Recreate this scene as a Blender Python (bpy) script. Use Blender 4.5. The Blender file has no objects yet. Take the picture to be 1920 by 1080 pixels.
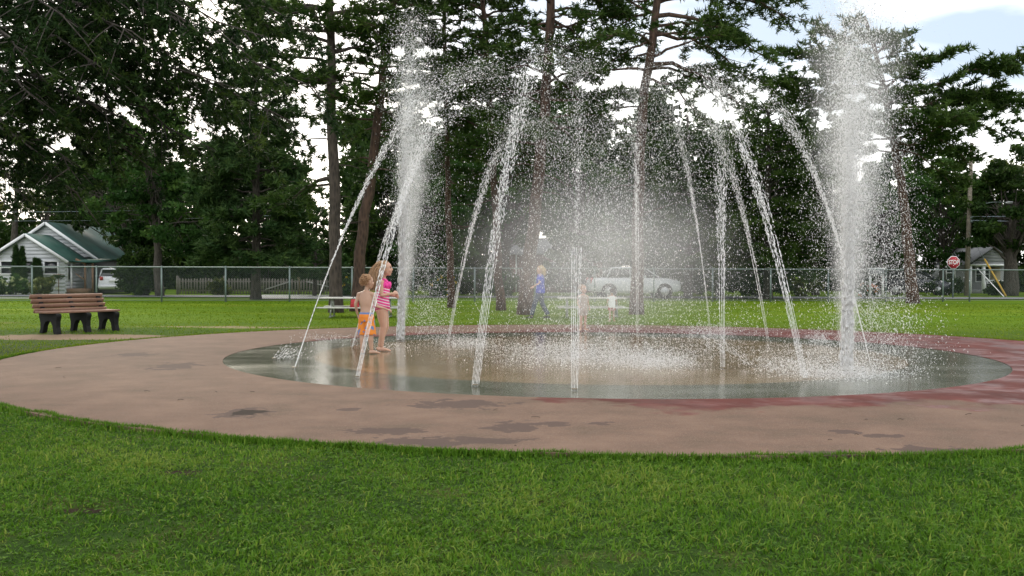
import bpy, bmesh, math, random
import numpy as np
from mathutils import Vector, Matrix

# ------------------------------------------------------------------ camera, sky, sun, exposure
SC = bpy.context.scene
COL = SC.collection
FPX, HZ, ROLL, CAMH = 1900.0, 512.0, 0.003, 1.25      # focal length in px of a 1920 px wide frame, horizon row, roll, eye height
PITCH = math.atan((540 - HZ) / FPX)
_X = np.array([1.0, 0, 0]); _U = np.array([0, math.sin(PITCH), math.cos(PITCH)]); _F = np.array([0, math.cos(PITCH), -math.sin(PITCH)])
_cx = math.cos(ROLL) * _X + math.sin(ROLL) * _U
_cy = -math.sin(ROLL) * _X + math.cos(ROLL) * _U
CAM = np.array([0, 0, CAMH])
cd = bpy.data.cameras.new('camera'); cam = bpy.data.objects.new('camera', cd); COL.objects.link(cam)
cd.sensor_width = 36.0; cd.lens = 36.0 * FPX / 1920.0; cd.clip_start = 0.05; cd.clip_end = 3000
M = Matrix.Identity(4)
for i in range(3):
    M[i][0] = _cx[i]; M[i][1] = _cy[i]; M[i][2] = -_F[i]; M[i][3] = CAM[i]
cam.matrix_world = M
SC.camera = cam

SUN_EL, SUN_AZ = math.radians(24), math.radians(-20)     # azimuth from +Y (straight ahead), negative = to the left
w = bpy.data.worlds.new('World'); SC.world = w; w.use_nodes = True
nt = w.node_tree; N = nt.nodes; L = nt.links
bg = N['Background']; bg.inputs['Strength'].default_value = 0.13
sky = N.new('ShaderNodeTexSky'); sky.sky_type = 'NISHITA'; sky.sun_disc = False
sky.sun_elevation = SUN_EL; sky.sun_rotation = SUN_AZ; sky.air_density = 1.0; sky.dust_density = 2.0; sky.ozone_density = 1.0
tc = N.new('ShaderNodeTexCoord'); mp = N.new('ShaderNodeMapping'); mp.inputs['Scale'].default_value = (1.0, 1.0, 3.0); mp.inputs['Location'].default_value = (1.85, 3.05, 0)
nz = N.new('ShaderNodeTexNoise'); nz.inputs['Scale'].default_value = 2.6; nz.inputs['Detail'].default_value = 6; nz.inputs['Roughness'].default_value = 0.5
cr = N.new('ShaderNodeValToRGB'); cr.color_ramp.elements[0].position = 0.36; cr.color_ramp.elements[1].position = 0.56
cr.color_ramp.elements[0].color = (0.27, 0.325, 0.395, 1); cr.color_ramp.elements[1].color = (1.0, 0.98, 0.94, 1)
mx = N.new('ShaderNodeMixRGB'); mx.inputs['Fac'].default_value = 0.84
L.new(tc.outputs['Generated'], mp.inputs['Vector']); L.new(mp.outputs['Vector'], nz.inputs['Vector']); L.new(nz.outputs['Fac'], cr.inputs['Fac'])
vm = N.new('ShaderNodeVectorMath'); vm.operation = 'SCALE'; vm.inputs['Scale'].default_value = 15.0; L.new(cr.outputs['Color'], vm.inputs[0]); L.new(vm.outputs[0], mx.inputs['Color2']); L.new(sky.outputs['Color'], mx.inputs['Color1']); L.new(mx.outputs['Color'], bg.inputs['Color'])
sd = bpy.data.lights.new('sun', 'SUN'); sd.energy = 1.3; sd.angle = math.radians(18); sd.color = (1.0, 0.90, 0.74)
sun = bpy.data.objects.new('sun', sd); COL.objects.link(sun)
sdir = Vector((math.sin(SUN_AZ) * math.cos(SUN_EL), math.cos(SUN_AZ) * math.cos(SUN_EL), math.sin(SUN_EL)))
sun.rotation_euler = sdir.to_track_quat('Z', 'Y').to_euler(); sun.location = (0, 0, 40)
SC.view_settings.view_transform = 'Standard'; SC.view_settings.look = 'None'; SC.view_settings.gamma = 1.0
SC.view_settings.use_curve_mapping = False; SC.view_settings.exposure = 0.42
SC.render.engine = 'CYCLES'; SC.cycles.max_bounces = 24; SC.cycles.diffuse_bounces = 24; SC.cycles.glossy_bounces = 3
SC.cycles.transmission_bounces = 6; SC.cycles.volume_bounces = 8; SC.cycles.volume_step_rate = 4; SC.cycles.transparent_max_bounces = 6; SC.cycles.use_denoising = True

rng = np.random.default_rng(7); random.seed(7)

# ------------------------------------------------------------------ helpers
def ray(px, py):
    return (px - 960) * _cx - (py - 540) * _cy + FPX * _F
def G(px, py, z=0.0):                                  # the point of the level z seen at a pixel of the photograph
    d = ray(px, py); t = (z - CAMH) / d[2]; return CAM + d * t
def D(px, py, y):                                      # the point at distance y seen at a pixel
    d = ray(px, py); return CAM + d * (y / d[1])
def nrm(v):
    v = np.asarray(v, float); return v / (np.linalg.norm(v, axis=-1, keepdims=True) + 1e-12)

class MB:                                              # collects vertices and faces of ONE mesh
    def __init__(s): s.v = []; s.t = []; s.q = []; s.n = 0; s.tint = []; s.ht = False
    def add(s, v, t=None, q=None, tint=None):
        v = np.asarray(v, float).reshape(-1, 3)
        if t is not None and len(t): s.t.append(np.asarray(t, int).reshape(-1, 3) + s.n)
        if q is not None and len(q): s.q.append(np.asarray(q, int).reshape(-1, 4) + s.n)
        s.v.append(v); s.n += len(v)
        if tint is None: s.tint.append(np.full(len(v), 0.5))
        else: s.tint.append(np.broadcast_to(np.asarray(tint, float), (len(v),)).copy()); s.ht = True
        return s
    def box(s, c, size, R=None, taper=1.0):
        x, y, z = [a / 2 for a in size]
        v = np.array([(-x, -y, -z), (x, -y, -z), (x, y, -z), (-x, y, -z), (-x * taper, -y * taper, z), (x * taper, -y * taper, z), (x * taper, y * taper, z), (-x * taper, y * taper, z)])
        if R is not None: v = v @ np.asarray(R).T
        return s.add(v + np.asarray(c, float), q=[(0, 3, 2, 1), (4, 5, 6, 7), (0, 1, 5, 4), (1, 2, 6, 5), (2, 3, 7, 6), (3, 0, 4, 7)])
    def bar(s, a, b, wd, ht, up=(0, 0, 1)):            # a board from a to b
        a = np.asarray(a, float); b = np.asarray(b, float); d = b - a; l = np.linalg.norm(d); d = d / l
        sd_ = nrm(np.cross(d, np.asarray(up, float))); u = np.cross(sd_, d)
        return s.box((a + b) / 2, (l, wd, ht), np.stack([d, sd_, u], 1))
    def tube(s, pts, rad, n=8, rad2=None, side=None, cap=True, tint=None):
        P = np.asarray(pts, float); k = len(P)
        r1 = np.broadcast_to(np.asarray(rad, float), (k,)); r2 = r1 if rad2 is None else np.broadcast_to(np.asarray(rad2, float), (k,))
        T = np.gradient(P, axis=0) if k > 2 else np.repeat((P[1] - P[0])[None], 2, 0)
        T = nrm(T)
        ref = np.array([0.0, 0, 1]) if side is None else np.asarray(side, float)
        if side is None and abs(T[:, 2]).mean() > 0.85: ref = np.array([1.0, 0, 0])
        A = nrm(ref - (T @ ref)[:, None] * T); B = np.cross(T, A)
        a = np.linspace(0, 2 * np.pi, n, endpoint=False)
        V = P[:, None] + A[:, None] * (np.cos(a)[None, :, None] * r1[:, None, None]) + B[:, None] * (np.sin(a)[None, :, None] * r2[:, None, None])
        i = np.arange(k - 1)[:, None] * n; j = np.arange(n)[None]; j2 = (j + 1) % n
        q = np.stack([i + j, i + j2, i + n + j2, i + n + j], -1).reshape(-1, 4)
        t = None; V = V.reshape(-1, 3)
        if cap:
            V = np.concatenate([V, P[:1], P[-1:]]); c0, c1 = k * n, k * n + 1; jj = np.arange(n); j3 = (jj + 1) % n
            t = np.concatenate([np.stack([np.full(n, c0), j3, jj], 1), np.stack([np.full(n, c1), (k - 1) * n + jj, (k - 1) * n + j3], 1)])
        return s.add(V, t, q, tint)
    def ball(s, c, r, nu=12, nv=8, R=None):            # an ellipsoid
        r = np.broadcast_to(np.asarray(r, float), (3,))
        th = np.linspace(0, np.pi, nv + 1)[1:-1]; ph = np.linspace(0, 2 * np.pi, nu, endpoint=False)
        V = np.stack([np.sin(th)[:, None] * np.cos(ph), np.sin(th)[:, None] * np.sin(ph), np.cos(th)[:, None] * np.ones(nu)], -1).reshape(-1, 3)
        V = np.concatenate([V, [[0, 0, 1], [0, 0, -1]]]) * r
        if R is not None: V = V @ np.asarray(R).T
        m = nv - 1; i = np.arange(m - 1)[:, None] * nu; j = np.arange(nu)[None]; j2 = (j + 1) % nu
        q = np.stack([i + j, i + nu + j, i + nu + j2, i + j2], -1).reshape(-1, 4)
        jj = np.arange(nu); j3 = (jj + 1) % nu
        t = np.concatenate([np.stack([np.full(nu, m * nu), jj, j3], 1), np.stack([np.full(nu, m * nu + 1), (m - 1) * nu + j3, (m - 1) * nu + jj], 1)])
        return s.add(V + np.asarray(c, float), t, q)
    def prism(s, poly, axis, depth):                   # polygon (list of 3-D points) extruded along axis
        P = np.asarray(poly, float); k = len(P); V = np.concatenate([P, P + np.asarray(axis, float) * depth])
        c0, c1 = P.mean(0), P.mean(0) + np.asarray(axis, float) * depth
        V = np.concatenate([V, [c0, c1]]); j = np.arange(k); j2 = (j + 1) % k
        q = np.stack([j, j2, k + j2, k + j], 1)
        t = np.concatenate([np.stack([np.full(k, 2 * k), j2, j], 1), np.stack([np.full(k, 2 * k + 1), k + j, k + j2], 1)])
        return s.add(V, t, q)
    def arrays(s):
        V = np.concatenate(s.v) if s.v else np.zeros((0, 3))
        T = np.concatenate(s.t) if s.t else np.zeros((0, 3), int); Q = np.concatenate(s.q) if s.q else np.zeros((0, 4), int)
        return V, T, Q
    def mesh(s, name, off=None):
        V, T, Q = s.arrays()
        if off is not None: V = V - off
        me = bpy.data.meshes.new(name)
        me.vertices.add(len(V)); me.vertices.foreach_set('co', V.astype(np.float32).ravel())
        me.loops.add(T.size + Q.size); me.loops.foreach_set('vertex_index', np.concatenate([T.ravel(), Q.ravel()]).astype(np.int32))
        nf = len(T) + len(Q); me.polygons.add(nf)
        st = np.concatenate([np.arange(len(T)) * 3, T.size + np.arange(len(Q)) * 4]).astype(np.int32)
        me.polygons.foreach_set('loop_start', st)
        if s.ht:
            at = me.attributes.new('tint', 'FLOAT', 'POINT'); at.data.foreach_set('value', np.concatenate(s.tint).astype(np.float32))
        me.update(calc_edges=True); me.validate()
        return me

WLOC = {}
def tag(o, label=None, cat=None, group=None, kind=None):
    if label: o['label'] = label
    if cat: o['category'] = cat
    if group: o['group'] = group
    if kind: o['kind'] = kind
    return o
def thing(name, loc, label, cat, group=None):
    o = bpy.data.objects.new(name, None); COL.objects.link(o); o.location = loc; o.empty_display_size = 0.2
    WLOC[o.name] = np.asarray(loc, float)
    return tag(o, label, cat, group)
def obj(name, mb, mat, parent=None, smooth=False, off=None, kind=None):   # link ONE mesh object; world coordinates unless off is given
    p = WLOC[parent.name] if parent is not None else np.zeros(3)
    if off is None: off = p
    me = mb.mesh(name, off) if isinstance(mb, MB) else mb
    me.materials.clear(); me.materials.append(mat)
    if smooth: me.polygons.foreach_set('use_smooth', np.ones(len(me.polygons), bool))
    o = bpy.data.objects.new(name, me); COL.objects.link(o); o.parent = parent; WLOC[o.name] = p
    if kind: o['kind'] = kind
    return o
def single(name, mb, mat, base, label, cat, group=None, smooth=False):    # a thing that is one mesh, origin at its base
    base = np.asarray(base, float); o = obj(name, mb, mat, None, smooth, off=base); o.location = base; WLOC[o.name] = base
    return tag(o, label, cat, group)
def copy_tree(o, parent=None):
    c = o.copy(); COL.objects.link(c); c.parent = parent
    for ch in list(o.children): copy_tree(ch, c)
    return c
def rotz(a): c, s = math.cos(a), math.sin(a); return np.array([[c, -s, 0], [s, c, 0], [0, 0, 1]])

# ------------------------------------------------------------------ materials
def mat(name, col, rough=0.6, var=0.0, vscale=8.0, col2=None, bump=0.0, bscale=60.0, metal=0.0, spec=0.5, trans=0.0):
    m = bpy.data.materials.new(name); m.use_nodes = True; n = m.node_tree.nodes; l = m.node_tree.links; b = n['Principled BSDF']
    b.inputs['Base Color'].default_value = (*col, 1); b.inputs['Roughness'].default_value = rough; b.inputs['Metallic'].default_value = metal
    b.inputs['Specular IOR Level'].default_value = spec; b.inputs['Transmission Weight'].default_value = trans
    if var or col2 is not None:
        t = n.new('ShaderNodeTexCoord'); z = n.new('ShaderNodeTexNoise'); z.inputs['Scale'].default_value = vscale; z.inputs['Detail'].default_value = 5
        r = n.new('ShaderNodeValToRGB'); r.color_ramp.elements[0].position = 0.32; r.color_ramp.elements[1].position = 0.68
        c2 = col2 if col2 is not None else tuple(min(1, c * (1 + var)) for c in col)
        c1 = col if col2 is not None else tuple(c * (1 - var) for c in col)
        r.color_ramp.elements[0].color = (*c1, 1); r.color_ramp.elements[1].color = (*c2, 1)
        l.new(t.outputs['Object'], z.inputs['Vector']); l.new(z.outputs['Fac'], r.inputs['Fac']); l.new(r.outputs['Color'], b.inputs['Base Color'])
    if bump:
        t2 = n.new('ShaderNodeTexCoord'); z2 = n.new('ShaderNodeTexNoise'); z2.inputs['Scale'].default_value = bscale; z2.inputs['Detail'].default_value = 4
        bp = n.new('ShaderNodeBump'); bp.inputs['Strength'].default_value = bump; bp.inputs['Distance'].default_value = 0.02
        l.new(t2.outputs['Object'], z2.inputs['Vector']); l.new(z2.outputs['Fac'], bp.inputs['Height']); l.new(bp.outputs['Normal'], b.inputs['Normal'])
    return m
def leafmat(name, dark, light, mid=None, translucent=0.3, rough=0.55):
    m = bpy.data.materials.new(name); m.use_nodes = True; n = m.node_tree.nodes; l = m.node_tree.links; b = n['Principled BSDF']
    a = n.new('ShaderNodeAttribute'); a.attribute_name = 'tint'
    r = n.new('ShaderNodeValToRGB'); r.color_ramp.elements[0].color = (*dark, 1); r.color_ramp.elements[1].color = (*light, 1)
    if mid: e = r.color_ramp.elements.new(0.5); e.color = (*mid, 1)
    b.inputs['Roughness'].default_value = rough; b.inputs['Specular IOR Level'].default_value = 0.06
    tr = n.new('ShaderNodeBsdfTranslucent'); ms = n.new('ShaderNodeMixShader'); ms.inputs[0].default_value = translucent
    l.new(a.outputs['Fac'], r.inputs['Fac']); l.new(r.outputs['Color'], b.inputs['Base Color']); l.new(r.outputs['Color'], tr.inputs['Color'])
    l.new(b.outputs[0], ms.inputs[1]); l.new(tr.outputs[0], ms.inputs[2]); l.new(ms.outputs[0], n['Material Output'].inputs['Surface'])
    return m

# ------------------------------------------------------------------ node helpers for the ground
class NG:
    def __init__(s, name):
        s.m = bpy.data.materials.new(name); s.m.use_nodes = True; s.n = s.m.node_tree.nodes; s.l = s.m.node_tree.links; s.b = s.n['Principled BSDF']
        s.tc = s.n.new('ShaderNodeTexCoord')
    def put(s, sock, v):
        if isinstance(v, (int, float)): sock.default_value = v
        elif isinstance(v, tuple): sock.default_value = v if len(v) == len(sock.default_value) else (*v, 1)
        else: s.l.new(v, sock)
    def math(s, op, a, b=0.0, clamp=False):
        k = s.n.new('ShaderNodeMath'); k.operation = op; k.use_clamp = clamp; s.put(k.inputs[0], a); s.put(k.inputs[1], b); return k.outputs[0]
    def noise(s, scale, detail=4, rough=0.55, stretch=(1, 1, 1), loc=(0, 0, 0), vec=None, col=False):
        mp_ = s.n.new('ShaderNodeMapping'); mp_.inputs['Scale'].default_value = stretch; mp_.inputs['Location'].default_value = loc
        s.l.new(vec if vec is not None else s.tc.outputs['Object'], mp_.inputs['Vector'])
        z = s.n.new('ShaderNodeTexNoise'); z.inputs['Scale'].default_value = scale; z.inputs['Detail'].default_value = detail; z.inputs['Roughness'].default_value = rough
        s.l.new(mp_.outputs[0], z.inputs['Vector']); return z.outputs['Color' if col else 'Fac']
    def ramp(s, f, stops):
        r = s.n.new('ShaderNodeValToRGB'); s.put(r.inputs[0], f); e = r.color_ramp.elements
        e[0].position, e[0].color = stops[0][0], (*stops[0][1], 1); e[1].position, e[1].color = stops[-1][0], (*stops[-1][1], 1)
        for p, c in stops[1:-1]: k = e.new(p); k.color = (*c, 1)
        return r.outputs[0]
    def smooth(s, f, a, b):
        k = s.n.new('ShaderNodeMapRange'); k.interpolation_type = 'SMOOTHSTEP'; s.put(k.inputs[0], f); k.inputs[1].default_value = a; k.inputs[2].default_value = b; return k.outputs[0]
    def mix(s, f, a, b, mode='MIX'):
        k = s.n.new('ShaderNodeMixRGB'); k.blend_type = mode; s.put(k.inputs[0], f); s.put(k.inputs[1], a); s.put(k.inputs[2], b); return k.outputs[0]
    def sep(s):
        k = s.n.new('ShaderNodeSeparateXYZ'); s.l.new(s.tc.outputs['Object'], k.inputs[0]); return k.outputs
    def bump(s, h, strength, dist=0.02):
        k = s.n.new('ShaderNodeBump'); k.inputs['Strength'].default_value = strength; k.inputs['Distance'].default_value = dist; s.l.new(h, k.inputs['Height']); s.l.new(k.outputs[0], s.b.inputs['Normal'])
    def ellipse(s, x, y, cx, cy, rx, ry):
        a = s.math('DIVIDE', s.math('SUBTRACT', x, cx), rx); b = s.math('DIVIDE', s.math('SUBTRACT', y, cy), ry)
        return s.math('SQRT', s.math('ADD', s.math('MULTIPLY', a, a), s.math('MULTIPLY', b, b)))

PC = np.array([1.41, 15.52, 0.0]); R1, R2 = 5.62, 8.71; RT = 4.35; PZ = 0.022

# ------------------------------------------------------------------ setting: lawn, splash pad, road
g = NG('lawn_grass')
x, y, z = g.sep()
n1 = g.noise(0.35, 5, 0.6); n2 = g.noise(2.2, 4, 0.6, loc=(5, 3, 0)); n3 = g.noise(60, 3, 0.7); band = g.noise(0.25, 3, 0.5, stretch=(0.15, 1.6, 1))
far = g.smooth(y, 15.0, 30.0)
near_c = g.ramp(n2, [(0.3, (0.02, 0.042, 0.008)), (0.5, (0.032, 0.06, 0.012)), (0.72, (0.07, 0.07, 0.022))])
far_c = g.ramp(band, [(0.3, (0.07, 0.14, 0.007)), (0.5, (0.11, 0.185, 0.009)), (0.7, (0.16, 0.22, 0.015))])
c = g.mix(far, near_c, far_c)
c = g.mix(g.smooth(n1, 0.6, 0.75), c, (0.14, 0.15, 0.035))
c = g.mix(g.math('MULTIPLY', g.smooth(n3, 0.45, 0.7), 0.45), c, (0.03, 0.06, 0.012))
bx_, by_ = G(150, 632)[0], G(150, 632)[1]                # bare earth worn round the bench
wv = g.math('MULTIPLY', g.math('SUBTRACT', g.noise(1.3, 5, 0.65), 0.5), 1.6)
dirt = g.math('ADD', g.ellipse(x, y, bx_ + 0.1, by_ + 0.2, 2.3, 0.75), wv)
c = g.mix(g.smooth(dirt, 1.05, 0.75), c, g.ramp(n3, [(0.3, (0.16, 0.115, 0.075)), (0.7, (0.28, 0.21, 0.145))]))
for (qx, qy, ex, ey) in [(340, 888, .13, .09), (152, 962, .12, .06)]:
    pq = G(qx, qy); es = g.math('ADD', g.ellipse(x, y, float(pq[0]), float(pq[1]), ex, ey), g.math('MULTIPLY', wv, .5)); c = g.mix(g.smooth(es, 1.1, .8), c, (0.035, 0.026, 0.017))
dirt2 = g.math('ADD', g.ellipse(x, y, G(420, 612)[0], G(420, 612)[1] - 0.1, 2.4, 0.3), wv)
c = g.mix(g.smooth(dirt2, 1.0, 0.7), c, (0.24, 0.2, 0.11))
g.l.new(c, g.b.inputs['Base Color']); g.b.inputs['Roughness'].default_value = 0.9; g.b.inputs['Specular IOR Level'].default_value = 0.03
g.bump(n3, 0.6, 0.03)
LAWN = g.m
# lawn sheet, with a fine grid near the camera so that it rolls a little
mb = MB()
xs = np.concatenate([np.linspace(-900, -60, 8), np.linspace(-50, 50, 101), np.linspace(60, 900, 8)]); ys = np.concatenate([np.linspace(-60, -2, 6), np.linspace(0, 70, 71), np.linspace(90, 1500, 10)])
X, Y = np.meshgrid(xs, ys)
def gz(x, y):                                            # gentle unevenness of the lawn outside the pad
    r = np.hypot(np.asarray(x) - PC[0], np.asarray(y) - PC[1]); k = np.clip((r - R2 - 0.3) / 2.0, 0, 1) * np.clip((42 - np.asarray(y)) / 6.0, 0, 1)
    return k * (0.03 * np.sin(0.9 * np.asarray(x) + 0.5) * np.sin(0.8 * np.asarray(y)) + 0.012 * np.sin(2.3 * np.asarray(x)) * np.cos(1.9 * np.asarray(y) + 1)) - 0.01
Z = gz(X, Y); nx, ny = len(xs), len(ys)
i = (np.arange(ny - 1)[:, None] * nx + np.arange(nx - 1)[None]).ravel()
mb.add(np.stack([X, Y, Z], -1).reshape(-1, 3), q=np.stack([i, i + 1, i + nx + 1, i + nx], 1))
tag(obj('lawn', mb, LAWN, smooth=True), kind='structure')

def annulus(r0, r1, zt, zb=None, n=160):
    m_ = MB(); a = np.linspace(0, 2 * np.pi, n, endpoint=False); cs = np.stack([np.cos(a), np.sin(a), 0 * a], 1)
    wob = 1 + 0.004 * np.sin(5 * a + 1) + 0.003 * np.sin(11 * a)
    o_ = cs * (r1 * (wob if zb is not None else 1))[:, None] if zb is not None else cs * r1
    j = np.arange(n); j2 = (j + 1) % n
    if r0 > 0:
        rr = np.linspace(0, 1, 6)
        V = np.concatenate([cs * r0 * (1 - k) + o_ * k for k in rr]) + np.array([0, 0, zt])
        q = np.concatenate([np.stack([i_ * n + j, (i_ + 1) * n + j, (i_ + 1) * n + j2, i_ * n + j2], 1) for i_ in range(5)])
        m_.add(V, q=q)
    else: m_.add(np.concatenate([o_ + [0, 0, zt], [[0, 0, zt]]]), t=np.stack([np.full(n, n), j, j2], 1))
    if zb is not None:
        m_.add(np.concatenate([o_ + [0, 0, zt], o_ + [0, 0, zb]]), q=np.stack([j, n + j, n + j2, j2], 1))
    return m_

# pink-red concrete apron: pale when dry, deep red when wet
g = NG('apron_concrete'); x, y, z = g.sep()
r = g.math('SQRT', g.math('ADD', g.math('MULTIPLY', x, x), g.math('MULTIPLY', y, y)))
warp = g.math('SUBTRACT', g.noise(1.1, 6, 0.6, loc=(3, 1, 0)), 0.5); warp2 = g.math('SUBTRACT', g.noise(4.0, 5, 0.6), 0.5)
ux = g.math('DIVIDE', x, r); uy = g.math('DIVIDE', y, r)
bnd = g.math('ADD', g.math('ADD', R1 - 0.35, g.math('MULTIPLY', g.smooth(ux, -0.35, 0.05), 1.15)), g.math('MULTIPLY', g.smooth(ux, 0.3, 0.9), 2.3))
bnd = g.math('ADD', bnd, g.math('MULTIPLY', g.smooth(uy, 0.0, 0.8), 0.9))
d = g.math('SUBTRACT', bnd, r)
d = g.math('ADD', d, g.math('ADD', g.math('MULTIPLY', warp, 2.6), g.math('MULTIPLY', warp2, 0.7)))
wet = g.smooth(d, -0.08, 0.28)
warp3 = g.math('SUBTRACT', g.noise(6.5, 6, 0.62, loc=(2, 7, 0)), 0.5)
spots = None
for (px, py, rx, ry) in [(462, 778, 0.22, 0.28), (735, 814, 0.27, 0.18), (800, 834, 0.36, 0.2), (965, 805, 0.22, 0.26), (900, 832, 0.3, 0.16), (1590, 815, 0.14, 0.1), (1660, 822, 0.13, 0.1), (1740, 850, 0.3, 0.16), (1560, 857, 0.24, 0.12), (655, 772, 0.1, 0.09), (1040, 800, 0.13, 0.12), (1125, 798, 0.1, 0.1), (330, 690, 0.3, 0.5), (250, 668, 0.3, 0.35), (860, 762, 0.45, 0.3)]:
    p = G(px, py) - PC
    e = g.math('ADD', g.ellipse(x, y, float(p[0]), float(p[1]), rx, ry), g.math('ADD', g.math('MULTIPLY', warp3, 3.2), g.math('MULTIPLY', warp2, 1.6)))
    s_ = g.smooth(e, 1.05, 0.9); spots = s_ if spots is None else g.math('MAXIMUM', spots, s_)
fine = g.noise(45, 4, 0.7); blotch = g.noise(1.7, 5, 0.6, loc=(9, 2, 0)); speck = g.noise(160, 2, 0.6)
dry_c = g.ramp(blotch, [(0.3, (0.100, 0.067, 0.044)), (0.5, (0.140, 0.086, 0.060)), (0.72, (0.185, 0.117, 0.081))])
dry_c = g.mix(g.math('MULTIPLY', g.smooth(fine, 0.42, 0.66), 0.5), dry_c, (0.14, 0.095, 0.075))
dry_c = g.mix(g.math('MULTIPLY', g.smooth(g.noise(7.0, 6, 0.7, loc=(4, 4, 0)), 0.48, 0.68), 0.4), dry_c, (0.125, 0.085, 0.064))
dry_c = g.mix(g.math('MULTIPLY', g.smooth(speck, 0.58, 0.68), 0.6), dry_c, (0.32, 0.25, 0.2))
wet_c = g.ramp(blotch, [(0.3, (0.07, 0.020, 0.015)), (0.6, (0.125, 0.036, 0.029)), (0.8, (0.17, 0.058, 0.047))])
c = g.mix(wet, dry_c, wet_c); c = g.mix(g.math('MULTIPLY', spots, 0.85), c, (0.075, 0.05, 0.042))
pd = G(464, 778) - PC
e = g.math('ADD', g.ellipse(x, y, float(pd[0]), float(pd[1]), 0.15, 0.18), g.math('MULTIPLY', warp3, 2.4))
c = g.mix(g.smooth(e, 1.0, 0.85), c, (0.022, 0.014, 0.009))
g.l.new(c, g.b.inputs['Base Color'])
film = g.math('MULTIPLY', wet, g.smooth(g.noise(1.4, 4, 0.6, loc=(1, 8, 0)), 0.38, 0.6))
g.l.new(g.math('SUBTRACT', 0.85, g.math('MULTIPLY', g.math('MULTIPLY', film, g.smooth(ux, -0.3, 0.3)), 0.5)), g.b.inputs['Roughness']); g.b.inputs['Specular IOR Level'].default_value = 0.14
g.bump(g.math('MULTIPLY', fine, g.math('SUBTRACT', 1.0, g.math('MULTIPLY', film, 0.8))), 0.35, 0.01)
o = obj('apron_pavement', annulus(R1, R2, PZ, -0.12), g.m, off=np.zeros(3)); o.location = PC; tag(o, kind='structure')

def wetslab(name, stops, film_lo, film_hi, loc):
    g = NG(name); x, y, z = g.sep()
    b1 = g.noise(0.9, 5, 0.6, loc=loc); f = g.noise(50, 4, 0.7); st = g.noise(0.8, 4, 0.55, stretch=(0.5, 1.6, 1), loc=loc)
    c = g.ramp(b1, stops); c = g.mix(g.math('MULTIPLY', g.smooth(f, 0.4, 0.7), 0.25), c, tuple(v * 0.7 for v in stops[0][1]))
    g.l.new(c, g.b.inputs['Base Color'])
    film = g.smooth(st, film_lo, film_hi)
    g.l.new(g.math('SUBTRACT', 0.20, g.math('MULTIPLY', film, 0.11)), g.b.inputs['Roughness']); g.b.inputs['Specular IOR Level'].default_value = 0.34
    rip = g.noise(22, 3, 0.55, stretch=(1, 1.5, 1))
    g.bump(g.math('ADD', g.math('MULTIPLY', f, 0.25), rip), 0.16, 0.012)
    return g.m
TEAL = wetslab('wet_grey_green_concrete', [(0.3, (0.092, 0.096, 0.070)), (0.5, (0.127, 0.128, 0.094)), (0.75, (0.165, 0.163, 0.12))], 0.3, 0.6, (2, 2, 0))
TAN = wetslab('wet_tan_concrete', [(0.3, (0.185, 0.130, 0.070)), (0.5, (0.25, 0.18, 0.103)), (0.75, (0.32, 0.243, 0.15))], 0.25, 0.5, (7, 1, 0))
o = obj('splash_pad_rim', annulus(RT, R1, PZ - 0.004), TEAL, off=np.zeros(3)); o.location = PC; tag(o, kind='structure')
o = obj('splash_pad_centre', annulus(0, RT, PZ - 0.004), TAN, off=np.zeros(3)); o.location = PC; tag(o, kind='structure')

ASPH = mat('road_asphalt', (0.16, 0.165, 0.165), 0.9, var=0.15, vscale=3, bump=0.2)
CONC = mat('pale_concrete', (0.42, 0.42, 0.40), 0.85, var=0.15, vscale=2)
GRAV = mat('pale_gravel', (0.36, 0.36, 0.34), 0.95, var=0.2, vscale=6)
def sheet(name, pts, zt, m_): mb = MB(); mb.add([(p[0], p[1], zt) for p in pts], q=[(0, 1, 2, 3)]); return tag(obj(name, mb, m_), kind='structure')
sheet('road', [(-120, 48.6), (160, 52.5), (160, 57), (-120, 52.4)], 0.030, ASPH)
sheet('sidewalk', [(-120, 45.7), (-21.2, 46.1), (-21.2, 47.1), (-120, 46.8)], 0.036, CONC)
sheet('side_path', [G(640, 561)[:2], G(470, 561.5)[:2], (-13.6, 55.3), (-8.6, 55.3)], 0.034, GRAV)

# ------------------------------------------------------------------ trees
def bark(name, c1, c2, vs=6):
    g = NG(name); p = g.noise(vs, 6, 0.7, stretch=(1, 1, 0.22)); v = g.n.new('ShaderNodeTexVoronoi'); v.inputs['Scale'].default_value = 9
    mp_ = g.n.new('ShaderNodeMapping'); mp_.inputs['Scale'].default_value = (1.6, 1.6, 0.5); g.l.new(g.tc.outputs['Object'], mp_.inputs[0]); g.l.new(mp_.outputs[0], v.inputs['Vector'])
    g.l.new(g.ramp(g.math('ADD', g.math('MULTIPLY', p, 0.6), g.math('MULTIPLY', v.outputs['Distance'], 0.6)), [(0.25, c1), (0.8, c2)]), g.b.inputs['Base Color'])
    g.b.inputs['Roughness'].default_value = 0.95; g.bump(g.math('ADD', p, v.outputs['Distance']), 0.9, 0.05); return g.m
BARK_G = bark('grey_brown_bark', (0.018, 0.0145, 0.012), (0.075, 0.058, 0.047)); BARK_R = bark('reddish_pine_bark', (0.026, 0.018, 0.014), (0.105, 0.062, 0.044))
BARK_D = bark('dark_bark', (0.022, 0.019, 0.016), (0.085, 0.072, 0.06))
PINE = leafmat('pine_needles', (0.0149, 0.0347, 0.0099), (0.0828, 0.1283, 0.0282), (0.0373, 0.0729, 0.0166), 0.22)
PINE2 = leafmat('blue_green_pine_needles', (0.0132, 0.0347, 0.0124), (0.0745, 0.1201, 0.0331), (0.0331, 0.0678, 0.0215), 0.22)
HEML = leafmat('hemlock_needles', (0.0086, 0.0202, 0.0072), (0.0756, 0.1188, 0.0252), (0.0216, 0.0461, 0.0122), 0.25)
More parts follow.
